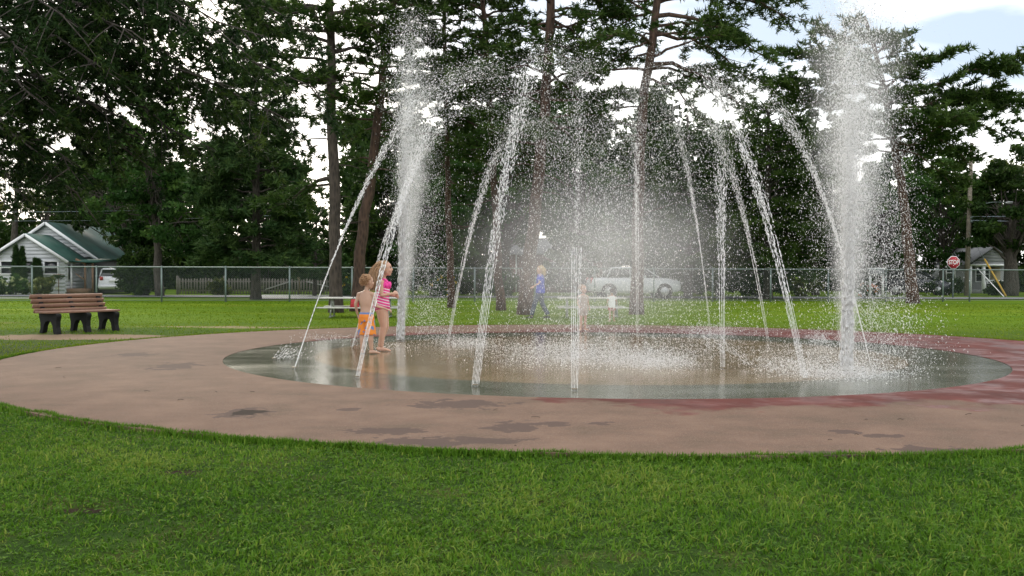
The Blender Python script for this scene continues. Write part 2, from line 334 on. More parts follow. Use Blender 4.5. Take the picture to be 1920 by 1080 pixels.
LEAF = leafmat('broad_leaves', (0.0166, 0.0455, 0.0116), (0.1035, 0.1739, 0.0373), (0.0430, 0.0978, 0.0223), 0.32)
LEAFY = leafmat('yellow_green_leaves', (0.03, 0.05, 0.012), (0.20, 0.20, 0.045), (0.085, 0.11, 0.028), 0.35)
LEAFD = leafmat('dark_broad_leaves', (0.0116, 0.0282, 0.0075), (0.0704, 0.1159, 0.0215), (0.0282, 0.0563, 0.0124), 0.28)

def curve(P0, P1, sag, n=9, wob=0.0, R=None):            # sag > 0 rises in the middle, then droops
    t = np.linspace(0, 1, n)[:, None]; P0 = np.asarray(P0, float); P1 = np.asarray(P1, float)
    C = P0 + (P1 - P0) * t; C[:, 2] += sag * 4 * (t * (1 - t))[:, 0]
    if wob and R is not None:
        C[1:-1] += R.normal(0, wob, (n - 2, 3)) * [1, 1, 0.7]
    return C
def interp(C, s):
    k = len(C) - 1; s = np.clip(s, 0, 1) * k; i = np.minimum(s.astype(int), k - 1); f = (s - i)[:, None]
    return C[i] * (1 - f) + C[i + 1] * f
def tufts(mb, C, Dv, R, per=9, ln=0.2, wd=0.03, bias=0.5, tint=None, flat=0.0):
    n = len(C)
    if not n: return
    d = R.normal(0, 1, (n, per, 3)); d[..., 2] *= (1 - flat); d = nrm(d); d = nrm(d + Dv[:, None] * bias)
    l_ = ln * R.uniform(0.6, 1.25, (n, per, 1)); pr = nrm(np.cross(d, R.normal(0, 1, (n, per, 3))))
    c = C[:, None] + R.normal(0, ln * 0.12, (n, per, 3)); w_ = wd * R.uniform(0.6, 1.3, (n, per, 1))
    V = np.stack([c - pr * w_ * 0.8, c + pr * w_ * 0.8, c + d * l_], 2).reshape(-1, 3)
    k = np.arange(n * per) * 3
    if tint is None: tint = np.clip(R.normal(0.5, 0.2, n), 0, 1)
    tn = np.clip(np.repeat(tint, per) + R.normal(0, 0.12, n * per), 0, 1)
    mb.add(V, t=np.stack([k, k + 1, k + 2], 1), tint=np.repeat(tn, 3))
def limb(wood, leaf, P0, P1, sag, r0, R, per=8, ln=0.2, wd=0.03, dens=1.0, start=0.3, droop=0.0, spread=1.0, flat=0.35, tsp=0.17, tint0=0.5, wmax=1.7):
    C = curve(P0, P1, sag, 9, 0.03 * np.linalg.norm(np.asarray(P1) - P0) / 2, R); L_ = np.linalg.norm(np.asarray(P1) - P0)
    wood.tube(C, np.linspace(r0, r0 * 0.18, len(C)), 5)
    nt_ = max(4, int(L_ * 4.2 * dens)); s = np.sort(R.uniform(start, 1.0, nt_)); B = interp(C, s); ax = nrm(interp(np.gradient(C, axis=0), s))
    cen, dr, tn = [], [], []
    for k in range(nt_):
        a = R.uniform(0.5, 1.25) * (1 if k % 2 else -1); h = np.cross(ax[k], [0, 0, 1]); h = nrm(h)
        d = nrm(ax[k] * math.cos(a) + h * math.sin(a) + np.array([0, 0, R.normal(0.06, 0.16) - droop]))
        l_ = min(wmax, (0.22 + 0.42 * (1 - s[k])) * L_ * spread) * R.uniform(0.5, 1.15) + 0.15
        E_ = B[k] + d * l_ - np.array([0, 0, droop * l_ * 0.6])
        wood.tube(np.array([B[k], (B[k] + E_) / 2 + [0, 0, 0.04 * l_], E_]), [0.006 + r0 * 0.12, 0.004 + r0 * 0.07, 0.003], 3, cap=False)
        m_ = max(2, int(l_ / tsp)); u = np.linspace(0.25, 1, m_)[:, None]
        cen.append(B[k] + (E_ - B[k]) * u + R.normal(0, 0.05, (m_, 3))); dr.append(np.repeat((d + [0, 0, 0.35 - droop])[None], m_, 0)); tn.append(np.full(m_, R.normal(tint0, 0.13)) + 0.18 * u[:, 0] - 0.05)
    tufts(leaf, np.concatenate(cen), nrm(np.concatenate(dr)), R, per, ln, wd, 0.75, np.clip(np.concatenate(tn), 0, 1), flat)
def pine(label, trunk, r0, limbs, seed, auto=None, barkm=BARK_R, leafm=PINE, name='pine_tree', ln=0.24, wd=0.034, per=14, dens=1.25, dead=0, group='tall pines between the lawn and the fence', tint0=0.5):
    """trunk: polyline of points; limbs: (height fraction point, tip, sag, radius); auto: (n, z0, z1, len0, len1, pitch)"""
    R = np.random.default_rng(seed); T = np.asarray(trunk, float)
    t = thing(name, (T[0][0], T[0][1], 0.0), label, 'tree', group); tr = MB(); wood = MB(); leaf = MB()
    k = np.linspace(0, 1, 24); TT = interp(T, k); TT[1:-1] += R.normal(0, 0.02, (22, 3)) * [1, 1, 0]
    zz = (TT[:, 2] - TT[0, 2]) / (TT[-1, 2] - TT[0, 2]); rad = r0 * (1 - 0.72 * zz) * (1 + 0.28 * np.exp(-zz * 40)); tr.tube(TT, rad, 14)
    obj('trunk', tr, barkm, t, smooth=True)
    for (P0, P1, sag, rr) in limbs: limb(wood, leaf, P0, P1, sag, rr, R, per, ln, wd, dens, tint0=tint0)
    if auto:
        n, z0, z1, l0, l1, pit = auto; a = R.uniform(0, 6.28)
        for q in range(n):
            f = (q + R.uniform(0.1, 0.9)) / n; zq = z0 + (z1 - z0) * f; a += 2.4 + R.normal(0, 0.35); l_ = (l0 + (l1 - l0) * f) * R.uniform(0.7, 1.15)
            fr = np.interp(zq, TT[:, 2], np.linspace(0, 1, len(TT))); P0 = interp(TT, np.array([fr]))[0]
            e = pit + R.normal(0, 0.15); P1 = P0 + l_ * np.array([math.cos(a) * math.cos(e), math.sin(a) * math.cos(e), math.sin(e)])
            limb(wood, leaf, P0, P1, l_ * R.uniform(-0.03, 0.10), 0.02 + 0.012 * l_, R, per, ln, wd, dens, tint0=tint0)
    for q in range(dead):                                # bare dead stubs low on the trunk
        zq = R.uniform(2.5, 6.5); fr = np.interp(zq, TT[:, 2], np.linspace(0, 1, len(TT))); P0 = interp(TT, np.array([fr]))[0]; a = R.uniform(0, 6.28); l_ = R.uniform(0.4, 1.6)
        C = curve(P0, P0 + l_ * np.array([math.cos(a), math.sin(a), R.uniform(-0.3, 0.3)]), -0.05, 6, 0.04, R); wood.tube(C, np.linspace(0.025, 0.006, 6), 4)
    obj('limbs', wood, barkm, t, smooth=True, kind='stuff'); obj('crown', leaf, leafm, t, kind='stuff')
    return t
def leaves(mb, C, R, size, tint, up=0.4):
    n = len(C); nn = nrm(R.normal(0, 1, (n, 3)) + [0, 0, up]); a = nrm(np.cross(nn, R.normal(0, 1, (n, 3)))); b = np.cross(nn, a); s = (size * R.uniform(0.6, 1.35, n))[:, None]
    V = np.stack([C - a * s, C + b * s * 0.55, C + a * s, C - b * s * 0.55], 1).reshape(-1, 3); k = np.arange(n) * 4
    mb.add(V, q=np.stack([k, k + 1, k + 2, k + 3], 1), tint=np.repeat(np.clip(tint, 0, 1), 4))
def broad(label, base, lobes, seed, n_cl=90, per=120, size=0.10, leafm=LEAF, barkm=BARK_D, r0=0.22, name='broadleaf_tree', group='leafy trees beyond the fence', fork=0.35, cl_r=0.55, trunk_top=None, cat='tree'):
    """lobes: list of (centre, radii) ellipsoids of the crown"""
    R = np.random.default_rng(seed); base = np.asarray(base, float); t = thing(name, base, label, cat, group); wood = MB(); leaf = MB(); lc, lt = [], []
    top = np.asarray(lobes[0][0], float) if trunk_top is None else np.asarray(trunk_top, float)
    C = curve(base - [0, 0, 0.1], top, 0, 10, 0.06, R); tr = MB(); tr.tube(C, np.linspace(r0 * 1.15, r0 * 0.35, 10), 10); obj('trunk', tr, barkm, t, smooth=True)
    vol = np.array([np.prod(l[1]) ** 0.8 for l in lobes]); ncl = np.maximum(3, (n_cl * vol / vol.sum()).astype(int))
    for (c0, rr), m_ in zip(lobes, ncl):
        c0 = np.asarray(c0, float); rr = np.asarray(rr, float)
        for q in range(m_):
            d = nrm(R.normal(0, 1, 3)); rad = R.uniform(0.35, 1.0) ** 0.5; cc = c0 + d * rr * rad
            rc = cl_r * R.uniform(0.6, 1.3); P = cc + nrm(R.normal(0, 1, (per, 3))) * (R.uniform(0, 1, (per, 1)) ** 0.4) * rc * [1, 1, 0.6]
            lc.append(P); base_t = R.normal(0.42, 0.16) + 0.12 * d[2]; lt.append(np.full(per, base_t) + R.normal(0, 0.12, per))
            if q % 2 == 0:
                f = R.uniform(fork, 0.95); P0 = interp(C, np.array([f]))[0]; wood.tube(curve(P0, cc, 0.12, 6, 0.06, R), np.linspace(r0 * 0.32 * (1.2 - f), 0.008, 6), 4, cap=False)
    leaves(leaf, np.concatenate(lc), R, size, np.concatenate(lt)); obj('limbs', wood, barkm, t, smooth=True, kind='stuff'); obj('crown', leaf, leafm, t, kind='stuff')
    return t

def tk(*p): return [D(a, b, d) for a, b, d in p]
def ground_at(px, d): v = D(px, 540, d); return np.array([v[0], v[1], 0.0])
def trunk_px(px_base, d, pts, top):                       # trunk from the ground up through given pixels at distance d, ending at height top
    P = [ground_at(px_base, d) - [0, 0, 0.15]] + [D(a, b, d) for a, b in pts]
    v = P[-1] - P[-2]; v = v / v[2]; P.append(P[-1] + v * (top - P[-1][2])); return resample(np.array(P))
def resample(P, n=24):
    s = np.concatenate([[0], np.cumsum(np.linalg.norm(np.diff(P, axis=0), axis=1))]); u = np.linspace(0, s[-1], n)
    return np.stack([np.interp(u, s, P[:, k]) for k in range(3)], 1)
def on(T, z): i = np.interp(z, T[:, 2], np.linspace(0, 1, len(T))); return interp(T, np.array([i]))[0]
def zpx(py, d): return D(960, py, d)[2]
def L(T, d, y0, tip, dd=0.0, sag=0.1, r=0.06): return (on(T, zpx(y0, d)), D(tip[0], tip[1], d + dd), sag, r)

# tall pines on the lawn in front of the fence
d = 31.7; T = trunk_px(630, d, [(628, 400), (618, 0)], 16)
pine('tall pine with straight dark trunk, left of the two children', T, 0.21, [
    L(T, d, 335, (548, 372), 0.5, 0.15, 0.09), L(T, d, 150, (470, 190), -1, 0.1), L(T, d, 120, (500, 110), 1, 0.1), L(T, d, 60, (450, 70), -0.5, 0.1), L(T, d, 20, (440, 20), 0.5, 0.1), L(T, d, 0, (520, -40), 1, 0.1),
    L(T, d, 100, (690, 95), 1.0, 0.1), L(T, d, 30, (720, 20), -0.7, 0.1), L(T, d, 160, (560, 150), -1.5, 0.1), L(T, d, 175, (690, 150), 0.5, 0.05), L(T, d, 310, (690, 320), 0.4, 0.05, 0.03), L(T, d, 345, (520, 400), 2.5, 0.2, 0.05)],
    11, auto=(30, 8.0, 15.5, 3.2, 1.2, 0.1), barkm=BARK_G, dead=6)
d = 32.5; T = trunk_px(668, d, [(676, 460), (700, 300), (716, 160), (737, 0)], 15)
pine('leaning pine just behind the children, trunk tilting right', T, 0.20, [
    L(T, d, 215, (660, 205), 0.3, 0.05, 0.04), L(T, d, 240, (655, 265), -0.6, 0.1, 0.04), L(T, d, 300, (650, 300), 0.5, 0.05, 0.04), L(T, d, 130, (650, 120), 0.6, 0.1, 0.05), L(T, d, 180, (770, 190), 0.6, 0.1, 0.04), L(T, d, 250, (755, 290), -0.4, 0.1, 0.04), L(T, d, 60, (660, 40), 0.6, 0.1, 0.05), L(T, d, 70, (800, 60), -0.6, 0.1, 0.05), L(T, d, 320, (760, 330), 0.6, 0.1, 0.04), L(T, d, 20, (830, 10), 0.5, 0.1, 0.05)],
    12, auto=(44, 6.0, 14.5, 2.5, 1.0, 0.1), dead=5)
d = 36; T = trunk_px(846, d, [(838, 300), (832, 0)], 15)
pine('slim pine with bare lower trunk, behind the left water column', T, 0.13, [
    L(T, d, 60, (780, 60), 0.5, 0.1, 0.05), L(T, d, 120, (890, 110), 0.5, 0.1, 0.05), L(T, d, 20, (760, 10), 0.5, 0.1, 0.05), L(T, d, 180, (790, 190), 0.5, 0.1, 0.04), L(T, d, 210, (900, 215), 0.5, 0.1, 0.04)], 13, auto=(46, 4.5, 14.5, 2.3, 1.0, 0.05), dead=6)
d = 34; T = trunk_px(940, d, [(925, 300), (912, 110), (905, 0)], 15)
pine('pine with layered needle pads, third trunk right of the girl', T, 0.15, [
    L(T, d, 60, (850, 60), 0.6, 0.05, 0.05), L(T, d, 90, (845, 120), -0.5, 0.1, 0.05), L(T, d, 30, (985, 20), 0.5, 0.1, 0.05), L(T, d, 130, (975, 135), 0.5, 0.1, 0.05), L(T, d, 20, (830, 0), -0.5, 0.1, 0.05), L(T, d, 180, (870, 200), 0.5, 0.1, 0.04), L(T, d, 240, (980, 260), 0.5, 0.1, 0.04), L(T, d, 100, (920, 90), -2, 0.1, 0.04)], 14, auto=(54, 4.2, 14.5, 2.3, 1.0, 0.05), dead=4)
d = 31; T = trunk_px(984, d, [(1000, 420), (1022, 200), (1033, 0)], 16)
pine('thick pine with reddish trunk, beside the walking person in blue', T, 0.22, [
    L(T, d, 60, (960, 40), 0.6, 0.1, 0.06), L(T, d, 40, (1110, 90), 0.5, 0.15, 0.06), L(T, d, 90, (1120, 160), -0.6, 0.1, 0.05), L(T, d, 130, (1130, 250), 0.6, 0.2, 0.05), L(T, d, 20, (1150, 30), 0.6, 0.1, 0.06), L(T, d, 170, (960, 190), 0.8, 0.1, 0.05), L(T, d, 220, (1100, 300), 0.8, 0.2, 0.05), L(T, d, 0, (950, -20), 0.6, 0.1, 0.05)], 15, auto=(50, 5.0, 15.5, 2.7, 1.2, 0.0), dead=6)
d = 31; T = trunk_px(1194, d, [(1196, 400), (1205, 200), (1232, 0)], 16)
pine('wide pine with drooping bare limbs reaching right, centre of the view', T, 0.20, [
    L(T, d, 0, (1490, 40), 0.3, 0.45, 0.08), L(T, d, 30, (1440, 110), -1, 0.35, 0.08), L(T, d, 60, (1410, 150), 0.8, 0.35, 0.07), L(T, d, 120, (1400, 210), 0.2, 0.45, 0.08), L(T, d, -40, (1500, -10), 0.3, 0.4, 0.08), L(T, d, 20, (1140, 60), 0.8, 0.1, 0.06), L(T, d, 75, (1130, 130), 0.8, 0.1, 0.05), L(T, d, 130, (1360, 195), 1.5, 0.4, 0.06), L(T, d, 150, (1330, 240), -1.0, 0.4, 0.05), L(T, d, 50, (1350, 60), 1.8, 0.2, 0.06), L(T, d, 200, (1130, 210), 0.8, 0.05, 0.04)], 16, auto=(30, 7.0, 15.5, 2.8, 1.2, 0.05), ln=0.22, wd=0.03, per=13, dead=14)
# the spreading pine on the right
d = 44; T = trunk_px(1712, d, [(1700, 420), (1672, 240), (1640, 90), (1625, 45)], 12.4)
pine('broad spreading pine behind the right water column', T, 0.26, [
    L(T, d, 195, (1908, 125), -0.5, 0.35, 0.09), L(T, d, 240, (1885, 255), 0.2, 0.6, 0.09), L(T, d, 165, (1785, 100), 0.5, 0.2, 0.07), L(T, d, 235, (1850, 190), 1.0, 0.4, 0.07), L(T, d, 260, (1820, 310), 0.4, 0.7, 0.08), L(T, d, 150, (1475, 95), 0.2, 0.25, 0.08), L(T, d, 175, (1450, 160), 0.5, 0.25, 0.08), L(T, d, 220, (1470, 190), 1.0, 0.3, 0.07), L(T, d, 120, (1540, 60), 0.6, 0.15, 0.06), L(T, d, 100, (1700, 60), 0.6, 0.1, 0.06), L(T, d, 90, (1590, 40), 0.0, 0.05, 0.04), L(T, d, 130, (1740, 110), -1, 0.15, 0.05), L(T, d, 140, (1560, 120), -1, 0.15, 0.05), L(T, d, 280, (1790, 360), 0.4, 0.5, 0.05), L(T, d, 210, (1900, 200), 1.5, 0.4, 0.06), L(T, d, 260, (1560, 250), 0.5, 0.3, 0.05)],
    17, auto=(30, 6.0, 12.0, 3.4, 1.0, 0.15), leafm=PINE, ln=0.30, wd=0.048, per=15, dens=1.25)
# dense pines behind the fence on the left
d = 47; T = trunk_px(480, d, [(480, 300), (478, 140)], 11.8)
pine('dense dark pine beyond the fence, left of the tall straight trunk', T, 0.24, [L(T, d, 240, (555, 215), 0, 0.1, 0.06), L(T, d, 320, (562, 330), 0.5, 0.1, 0.06), L(T, d, 420, (560, 400), -1, 0.1, 0.06), L(T, d, 280, (380, 280), -1, 0.1, 0.06), L(T, d, 380, (370, 370), -1, 0.1, 0.06)],
     18, auto=(84, 1.2, 11.6, 3.0, 1.0, 0.05), leafm=PINE2, ln=0.32, wd=0.06, per=12, barkm=BARK_D, group='dense pines beyond the fence')
d = 53; T = trunk_px(590, d, [(592, 470)], 4.4)
pine('small bushy pine below the bright gap, beyond the fence', T, 0.12, [], 19, auto=(40, 0.8, 4.4, 1.5, 0.5, 0.1), leafm=PINE2, ln=0.3, wd=0.05, barkm=BARK_D, group='dense pines beyond the fence')
d = 50; T = trunk_px(1440, d, [(1440, 300), (1440, 230)], 9.6)
pine('dense dark pine beyond the fence, left of the right water column', T, 0.24, [], 20, auto=(80, 1.2, 9.4, 3.4, 1.2, 0.05), ln=0.32, wd=0.062, per=12, barkm=BARK_D, group='dense pines beyond the fence')
d = 52; T = trunk_px(1290, d, [(1290, 300), (1290, 210)], 8.9)
pine('dark pine beyond the fence, above the white pickup', T, 0.22, [], 21, auto=(70, 1.8, 8.8, 2.8, 1.0, 0.05), leafm=PINE2, ln=0.32, wd=0.062, per=12, barkm=BARK_D, group='dense pines beyond the fence')
# broadleaf trees beyond the fence
def lob(px, py, d, rx, ry, rd=None): s = d / FPX; return (D(px, py, d), (rx * s, (rd or rx) * s, ry * s))
broad('round topped leafy tree with lighter crown, above the parked white hatchback', ground_at(300, 52), [lob(285, 300, 52, 90, 120), lob(300, 190, 52, 60, 50), lob(350, 420, 51, 70, 80), lob(240, 400, 53, 70, 60)], 31, 150, 130, 0.12, LEAF)
broad('dark leafy tree overhanging the green roofed house', ground_at(264, 63), [lob(200, 350, 60, 110, 90), lob(250, 440, 58, 40, 40), lob(130, 300, 62, 80, 90)], 32, 120, 120, 0.12, LEAFD)
broad('yellowish thin leaved tree at the far left edge', ground_at(20, 66), [lob(10, 290, 66, 70, 60), lob(60, 350, 66, 40, 50), lob(-40, 360, 66, 50, 80)], 33, 46, 110, 0.12, LEAFY, trunk_top=D(40, 230, 66))
broad('thin dark tree rising behind the white gabled house', ground_at(85, 68), [lob(90, 340, 68, 55, 60), lob(50, 420, 68, 50, 30), lob(110, 430, 70, 60, 26)], 34, 44, 100, 0.12, LEAFD)
broad('leafy tree behind the leaning pine', ground_at(725, 56), [lob(725, 420, 56, 75, 120), lob(700, 330, 56, 40, 50)], 35, 110, 120, 0.115, LEAFD)
broad('leafy tree behind the left water column', ground_at(815, 54), [lob(815, 370, 54, 75, 130), lob(800, 480, 54, 90, 60)], 36, 120, 120, 0.115, LEAF)
broad('leafy tree between the slim pine and the reddish trunk', ground_at(950, 57), [lob(950, 350, 57, 90, 120), lob(960, 230, 57, 60, 70)], 37, 120, 120, 0.12, LEAF)
broad('tall leafy tree right of the reddish trunk', ground_at(1090, 56), [lob(1085, 360, 56, 80, 130), lob(1070, 230, 56, 55, 80), lob(1110, 470, 56, 80, 40)], 38, 130, 120, 0.12, LEAF)
broad('leafy tree behind the white pickup', ground_at(1200, 60), [lob(1190, 400, 60, 90, 100), lob(1210, 300, 60, 60, 60)], 39, 100, 120, 0.125, LEAFD)
broad('dark leafy tree behind the shooting jets, right of centre', ground_at(1350, 58), [lob(1360, 400, 58, 90, 110), lob(1390, 290, 58, 80, 60)], 40, 120, 120, 0.125, LEAFD)
broad('dark leafy tree just left of the right water column', ground_at(1530, 60), [lob(1520, 380, 60, 90, 120), lob(1540, 260, 60, 60, 60)], 41, 120, 120, 0.125, LEAFD)
broad('leafy tree right of the right water column', ground_at(1650, 62), [lob(1650, 400, 62, 90, 110), lob(1690, 330, 62, 70, 70)], 42, 110, 120, 0.13, LEAF)
broad('green tree behind the stop sign', ground_at(1768, 64), [lob(1765, 400, 64, 80, 110), lob(1800, 330, 64, 50, 50)], 43, 110, 120, 0.13, LEAF)
broad('big dark tree with forked trunk at the right edge', ground_at(1893, 60), [lob(1900, 390, 60, 85, 80), lob(1950, 330, 60, 90, 70), lob(1850, 440, 59, 40, 26), lob(1990, 430, 60, 70, 60)], 44, 150, 125, 0.125, LEAFD, r0=0.42)
broad('yellow green treetop at the upper right edge', ground_at(1900, 74), [lob(1895, 320, 74, 55, 35), lob(1950, 310, 74, 50, 40), lob(1850, 350, 74, 45, 30)], 45, 60, 120, 0.13, LEAFY)
# the hemlock that overhangs the upper left corner
R = np.random.default_rng(51); d = 15.0
T = resample(np.array([[-8.6, 15.5, -0.2], [-8.4, 15.4, 6], [-8.1, 15.4, 14.0]])); t = thing('hemlock_tree', (-8.6, 15.5, 0), 'near hemlock whose drooping branches fill the upper left corner', 'tree')
tr = MB(); tr.tube(T, np.linspace(0.34, 0.1, 24), 14); obj('trunk', tr, BARK_D, t, smooth=True); wood = MB(); leaf = MB()
HL = [((590, 165), 14, 5.0, 0.5), ((560, 235), 14.6, 4.4, 0.6), ((440, 165), 13.5, 4.6, 0.4), ((500, 70), 14, 5.4, 0.5), ((590, 60), 15, 5.7, 0.4), ((420, 60), 13, 5.4, 0.4), ((340, 110), 14, 4.9, 0.4), ((250, 60), 13, 5.4, 0.3), ((180, 120), 13, 4.8, 0.3), ((200, 210), 14, 4.2, 0.3), ((270, 260), 14.5, 4.0, 0.4), ((130, 320), 14, 3.4, 0.3), ((60, 280), 13.4, 3.6, 0.2), ((60, 180), 13, 4.4, 0.2), ((30, 90), 12.6, 5.0, 0.2), ((120, 30), 12.6, 5.6, 0.2), ((200, -10), 13, 5.8, 0.3), ((330, -10), 13.6, 5.9, 0.3), ((480, -20), 14.5, 6.1, 0.4), ((300, 330), 15.4, 3.8, 0.5), ((400, 280), 15.4, 4.1, 0.5), ((170, 400), 15.4, 3.2, 0.3), ((50, 380), 15, 3.0, 0.3), ((480, 250), 15.6, 4.3, 0.6), ((0, 230), 13, 4.1, 0.1), ((100, 230), 16.5, 4.0, 0.2), ((160, 60), 16.5, 5.0, 0.2), ((20, 20), 14.5, 5.4, 0.1), ((240, 150), 16, 4.6, 0.3)]
for (tip, dd, z0, sag) in HL:
    P0 = on(T, z0); P1 = D(tip[0], tip[1], dd); limb(wood, leaf, P0, P1, sag, 0.045, R, 14, 0.10, 0.018, 1.35, 0.25, droop=0.38, spread=0.62, flat=0.2, tsp=0.075, tint0=0.38, wmax=0.85)
for q in range(26):
    z0 = R.uniform(2.8, 12.5); a = R.uniform(0, 6.28); l_ = R.uniform(2.0, 3.2); P0 = on(T, z0); limb(wood, leaf, P0, P0 + l_ * np.array([math.cos(a), math.sin(a), -0.1]), 0.3, 0.04, R, 6, 0.12, 0.02, 0.8, 0.25, droop=0.38, spread=0.62, flat=0.2, tsp=0.12, tint0=0.38, wmax=0.9)
obj('limbs', wood, BARK_D, t, smooth=True, kind='stuff'); obj('crown', leaf, HEML, t, kind='stuff')
# the wood far behind, one dark mass
def leaves3(mb, C, R, size, tint):
    n = len(C); a = nrm(R.normal(0, 1, (n, 3))); b = nrm(np.cross(a, R.normal(0, 1, (n, 3)))); s = (size * R.uniform(0.6, 1.35, n))[:, None]
    V = np.stack([C - a * s, C + a * s * .5 + b * s * .7, C + a * s * .5 - b * s * .7], 1).reshape(-1, 3); k = np.arange(n) * 3; mb.add(V, t=np.stack([k, k + 1, k + 2], 1), tint=np.repeat(np.clip(tint, 0, 1), 3))
R = np.random.default_rng(61); leaf = MB(); cen = []; tn = []
for q in range(1350):
    px = R.uniform(-350, 2250); dd = R.uniform(72, 84); top = 395 + 40 * math.sin(px * 0.011) + 28 * math.sin(px * 0.027 + 1)
    if 120 < px < 540: top = 285 + 35 * math.sin(px * .023)
    elif 640 < px < 1130: top = 195 + 40 * math.sin(px * 0.017) + 25 * math.sin(px * .06)
    elif 1130 <= px < 1560: top = 255 + 45 * math.sin(px * 0.019) + 30 * math.sin(px * .05)
    elif px >= 1560: top = 350 + 30 * math.sin(px * .021)
    elif 550 < px < 640: top = 470
    py = top + (548 - top) * R.uniform(0, 1) ** .9; c = D(px, py, dd); k = 170; cen.append(c + nrm(R.normal(0, 1, (k, 3))) * R.uniform(0.2, 1, (k, 1)) * [1.7, 1.2, 1.2]); tn.append(np.full(k, R.normal(.4, .16)) + R.normal(0, .12, k))
C = np.concatenate(cen); tn = np.concatenate(tn); ok = C[:, 2] > 0.05; leaves3(leaf, C[ok], R, 0.26, tn[ok]); tag(obj('far_wood', leaf, LEAFD), 'dark mass of woodland far behind the houses', 'wood', kind='stuff')

# ------------------------------------------------------------------ chain link fence along the lawn
GALV = mat('galvanised_steel', (0.17, 0.215, 0.205), 0.5, var=0.12, metal=0.35)
WIRE = mat('fence_wire', (0.12, 0.15, 0.142), 0.6, metal=0.2)
FA, FB = np.array([-29.0, 41.3, 0]), np.array([31.0, 47.6, 0])
fu = nrm(FB - FA); FH = 1.46
fence = thing('chain_link_fence', FA, 'galvanised chain link fence running across the back of the lawn', 'fence')
def fence_at(px):                                        # where the fence line crosses the column px
    d0 = ray(px, 540); A = np.array([[d0[0], -fu[0]], [d0[1], -fu[1]]]); s = np.linalg.solve(A, FA[:2]); return FA + fu * s[1]
post = None
for px in [-182, -61, 60, 181, 303, 423, 543, 660, 775, 890, 1003, 1115, 1226, 1336, 1445, 1553, 1661, 1768, 1818, 1925, 2030]:
    p = fence_at(px)
    if post is None:
        m_ = MB(); m_.tube([(0, 0, -0.1), (0, 0, FH + 0.01)], 0.038, 8); m_.ball((0, 0, FH + 0.02), (0.046, 0.046, 0.035), 8, 5); post = m_.mesh('post'); post.materials.append(GALV)
    o = bpy.data.objects.new('post', post); COL.objects.link(o); o.parent = fence; o.location = p - FA
m_ = MB(); m_.tube([FA + [0, 0, FH], FB + [0, 0, FH]], 0.026, 6); obj('top_rail', m_, GALV, fence)
m_ = MB(); m_.tube([FA + [0, 0, 0.06], FB + [0, 0, 0.06]], 0.008, 4); obj('tension_wire', m_, GALV, fence)
m_ = MB(); ln_ = np.linalg.norm(FB - FA); pit = 0.085; hh = FH - 0.08; nw = int(ln_ / pit); s0 = np.arange(nw) * pit
for sg in (1, -1):                                        # the woven wires, each a thin three sided rod
    a = FA + fu * s0[:, None] + [0, 0, 0.06]; b = a + fu * hh * sg + [0, 0, hh]
    dirv = nrm(b - a)[0]; e1 = nrm(np.cross(dirv, fu)); e2 = np.cross(dirv, e1); r_ = 0.0027
    offs = np.stack([e1 * r_, (-0.5 * e1 + 0.866 * e2) * r_, (-0.5 * e1 - 0.866 * e2) * r_])
    V = np.concatenate([a[:, None] + offs[None], b[:, None] + offs[None]], 1).reshape(-1, 3); k = np.arange(nw)[:, None] * 6
    q = np.concatenate([k + np.array([0, 1, 4, 3]), k + np.array([1, 2, 5, 4]), k + np.array([2, 0, 3, 5])]); m_.add(V, q=q)
obj('wire_mesh', m_, WIRE, fence, kind='stuff')

# ------------------------------------------------------------------ white house on the left
WHITE = mat('white_clapboard_paint', (0.60, 0.615, 0.64), 0.6, var=0.06, vscale=1.5)
TRIM = mat('white_trim_paint', (0.72, 0.73, 0.74), 0.5)
ROOF = mat('green_metal_roof', (0.008, 0.062, 0.045), 0.55, var=0.18, vscale=1.2, metal=0.1)
ROOF2 = mat('weathered_green_roof', (0.016, 0.06, 0.05), 0.7, var=0.35, vscale=1.0)
GLASS = mat('dark_window_glass', (0.012, 0.014, 0.016), 0.08, spec=0.8)
WOODB = mat('brown_wood', (0.16, 0.09, 0.05), 0.7, var=0.25)
DARKW = mat('dark_grey_siding', (0.07, 0.07, 0.07), 0.8, var=0.2)
DOORW = mat('white_door_paint', (0.55, 0.57, 0.58), 0.5)
def siding(parent, poly, yfront, pitch=0.2, m_=None, name='siding_board'):
    """lap boards over a convex polygon (x, z) that stands at y = yfront, each board its own piece"""
    P = np.array(poly); z0, z1 = P[:, 1].min(), P[:, 1].max(); z = z0; k = len(P)
    while z < z1 - 0.01:
        za, zb = z, min(z + pitch, z1); xs_ = []
        for zz in (za + 1e-4, zb - 1e-4):
            c_ = []
            for i_ in range(k):
                a, b = P[i_], P[(i_ + 1) % k]
                if (a[1] - zz) * (b[1] - zz) < 0: c_.append(a[0] + (b[0] - a[0]) * (zz - a[1]) / (b[1] - a[1]))
            xs_.append((min(c_), max(c_)) if c_ else None)
        if xs_[0] and xs_[1]:
            (a0, a1), (b0, b1) = xs_; o1, o2 = 0.045, 0.012
            V = [(a0, yfront - o1, za), (a1, yfront - o1, za), (b1, yfront - o2, zb), (b0, yfront - o2, zb), (a0, yfront + .02, za), (a1, yfront + .02, za), (b1, yfront + .02, zb), (b0, yfront + .02, zb)]
            mb = MB(); mb.add(V, q=[(0, 1, 2, 3), (0, 4, 5, 1), (1, 5, 6, 2), (2, 6, 7, 3), (3, 7, 4, 0)]); obj(name, mb, m_ or WHITE, parent)
        z = zb
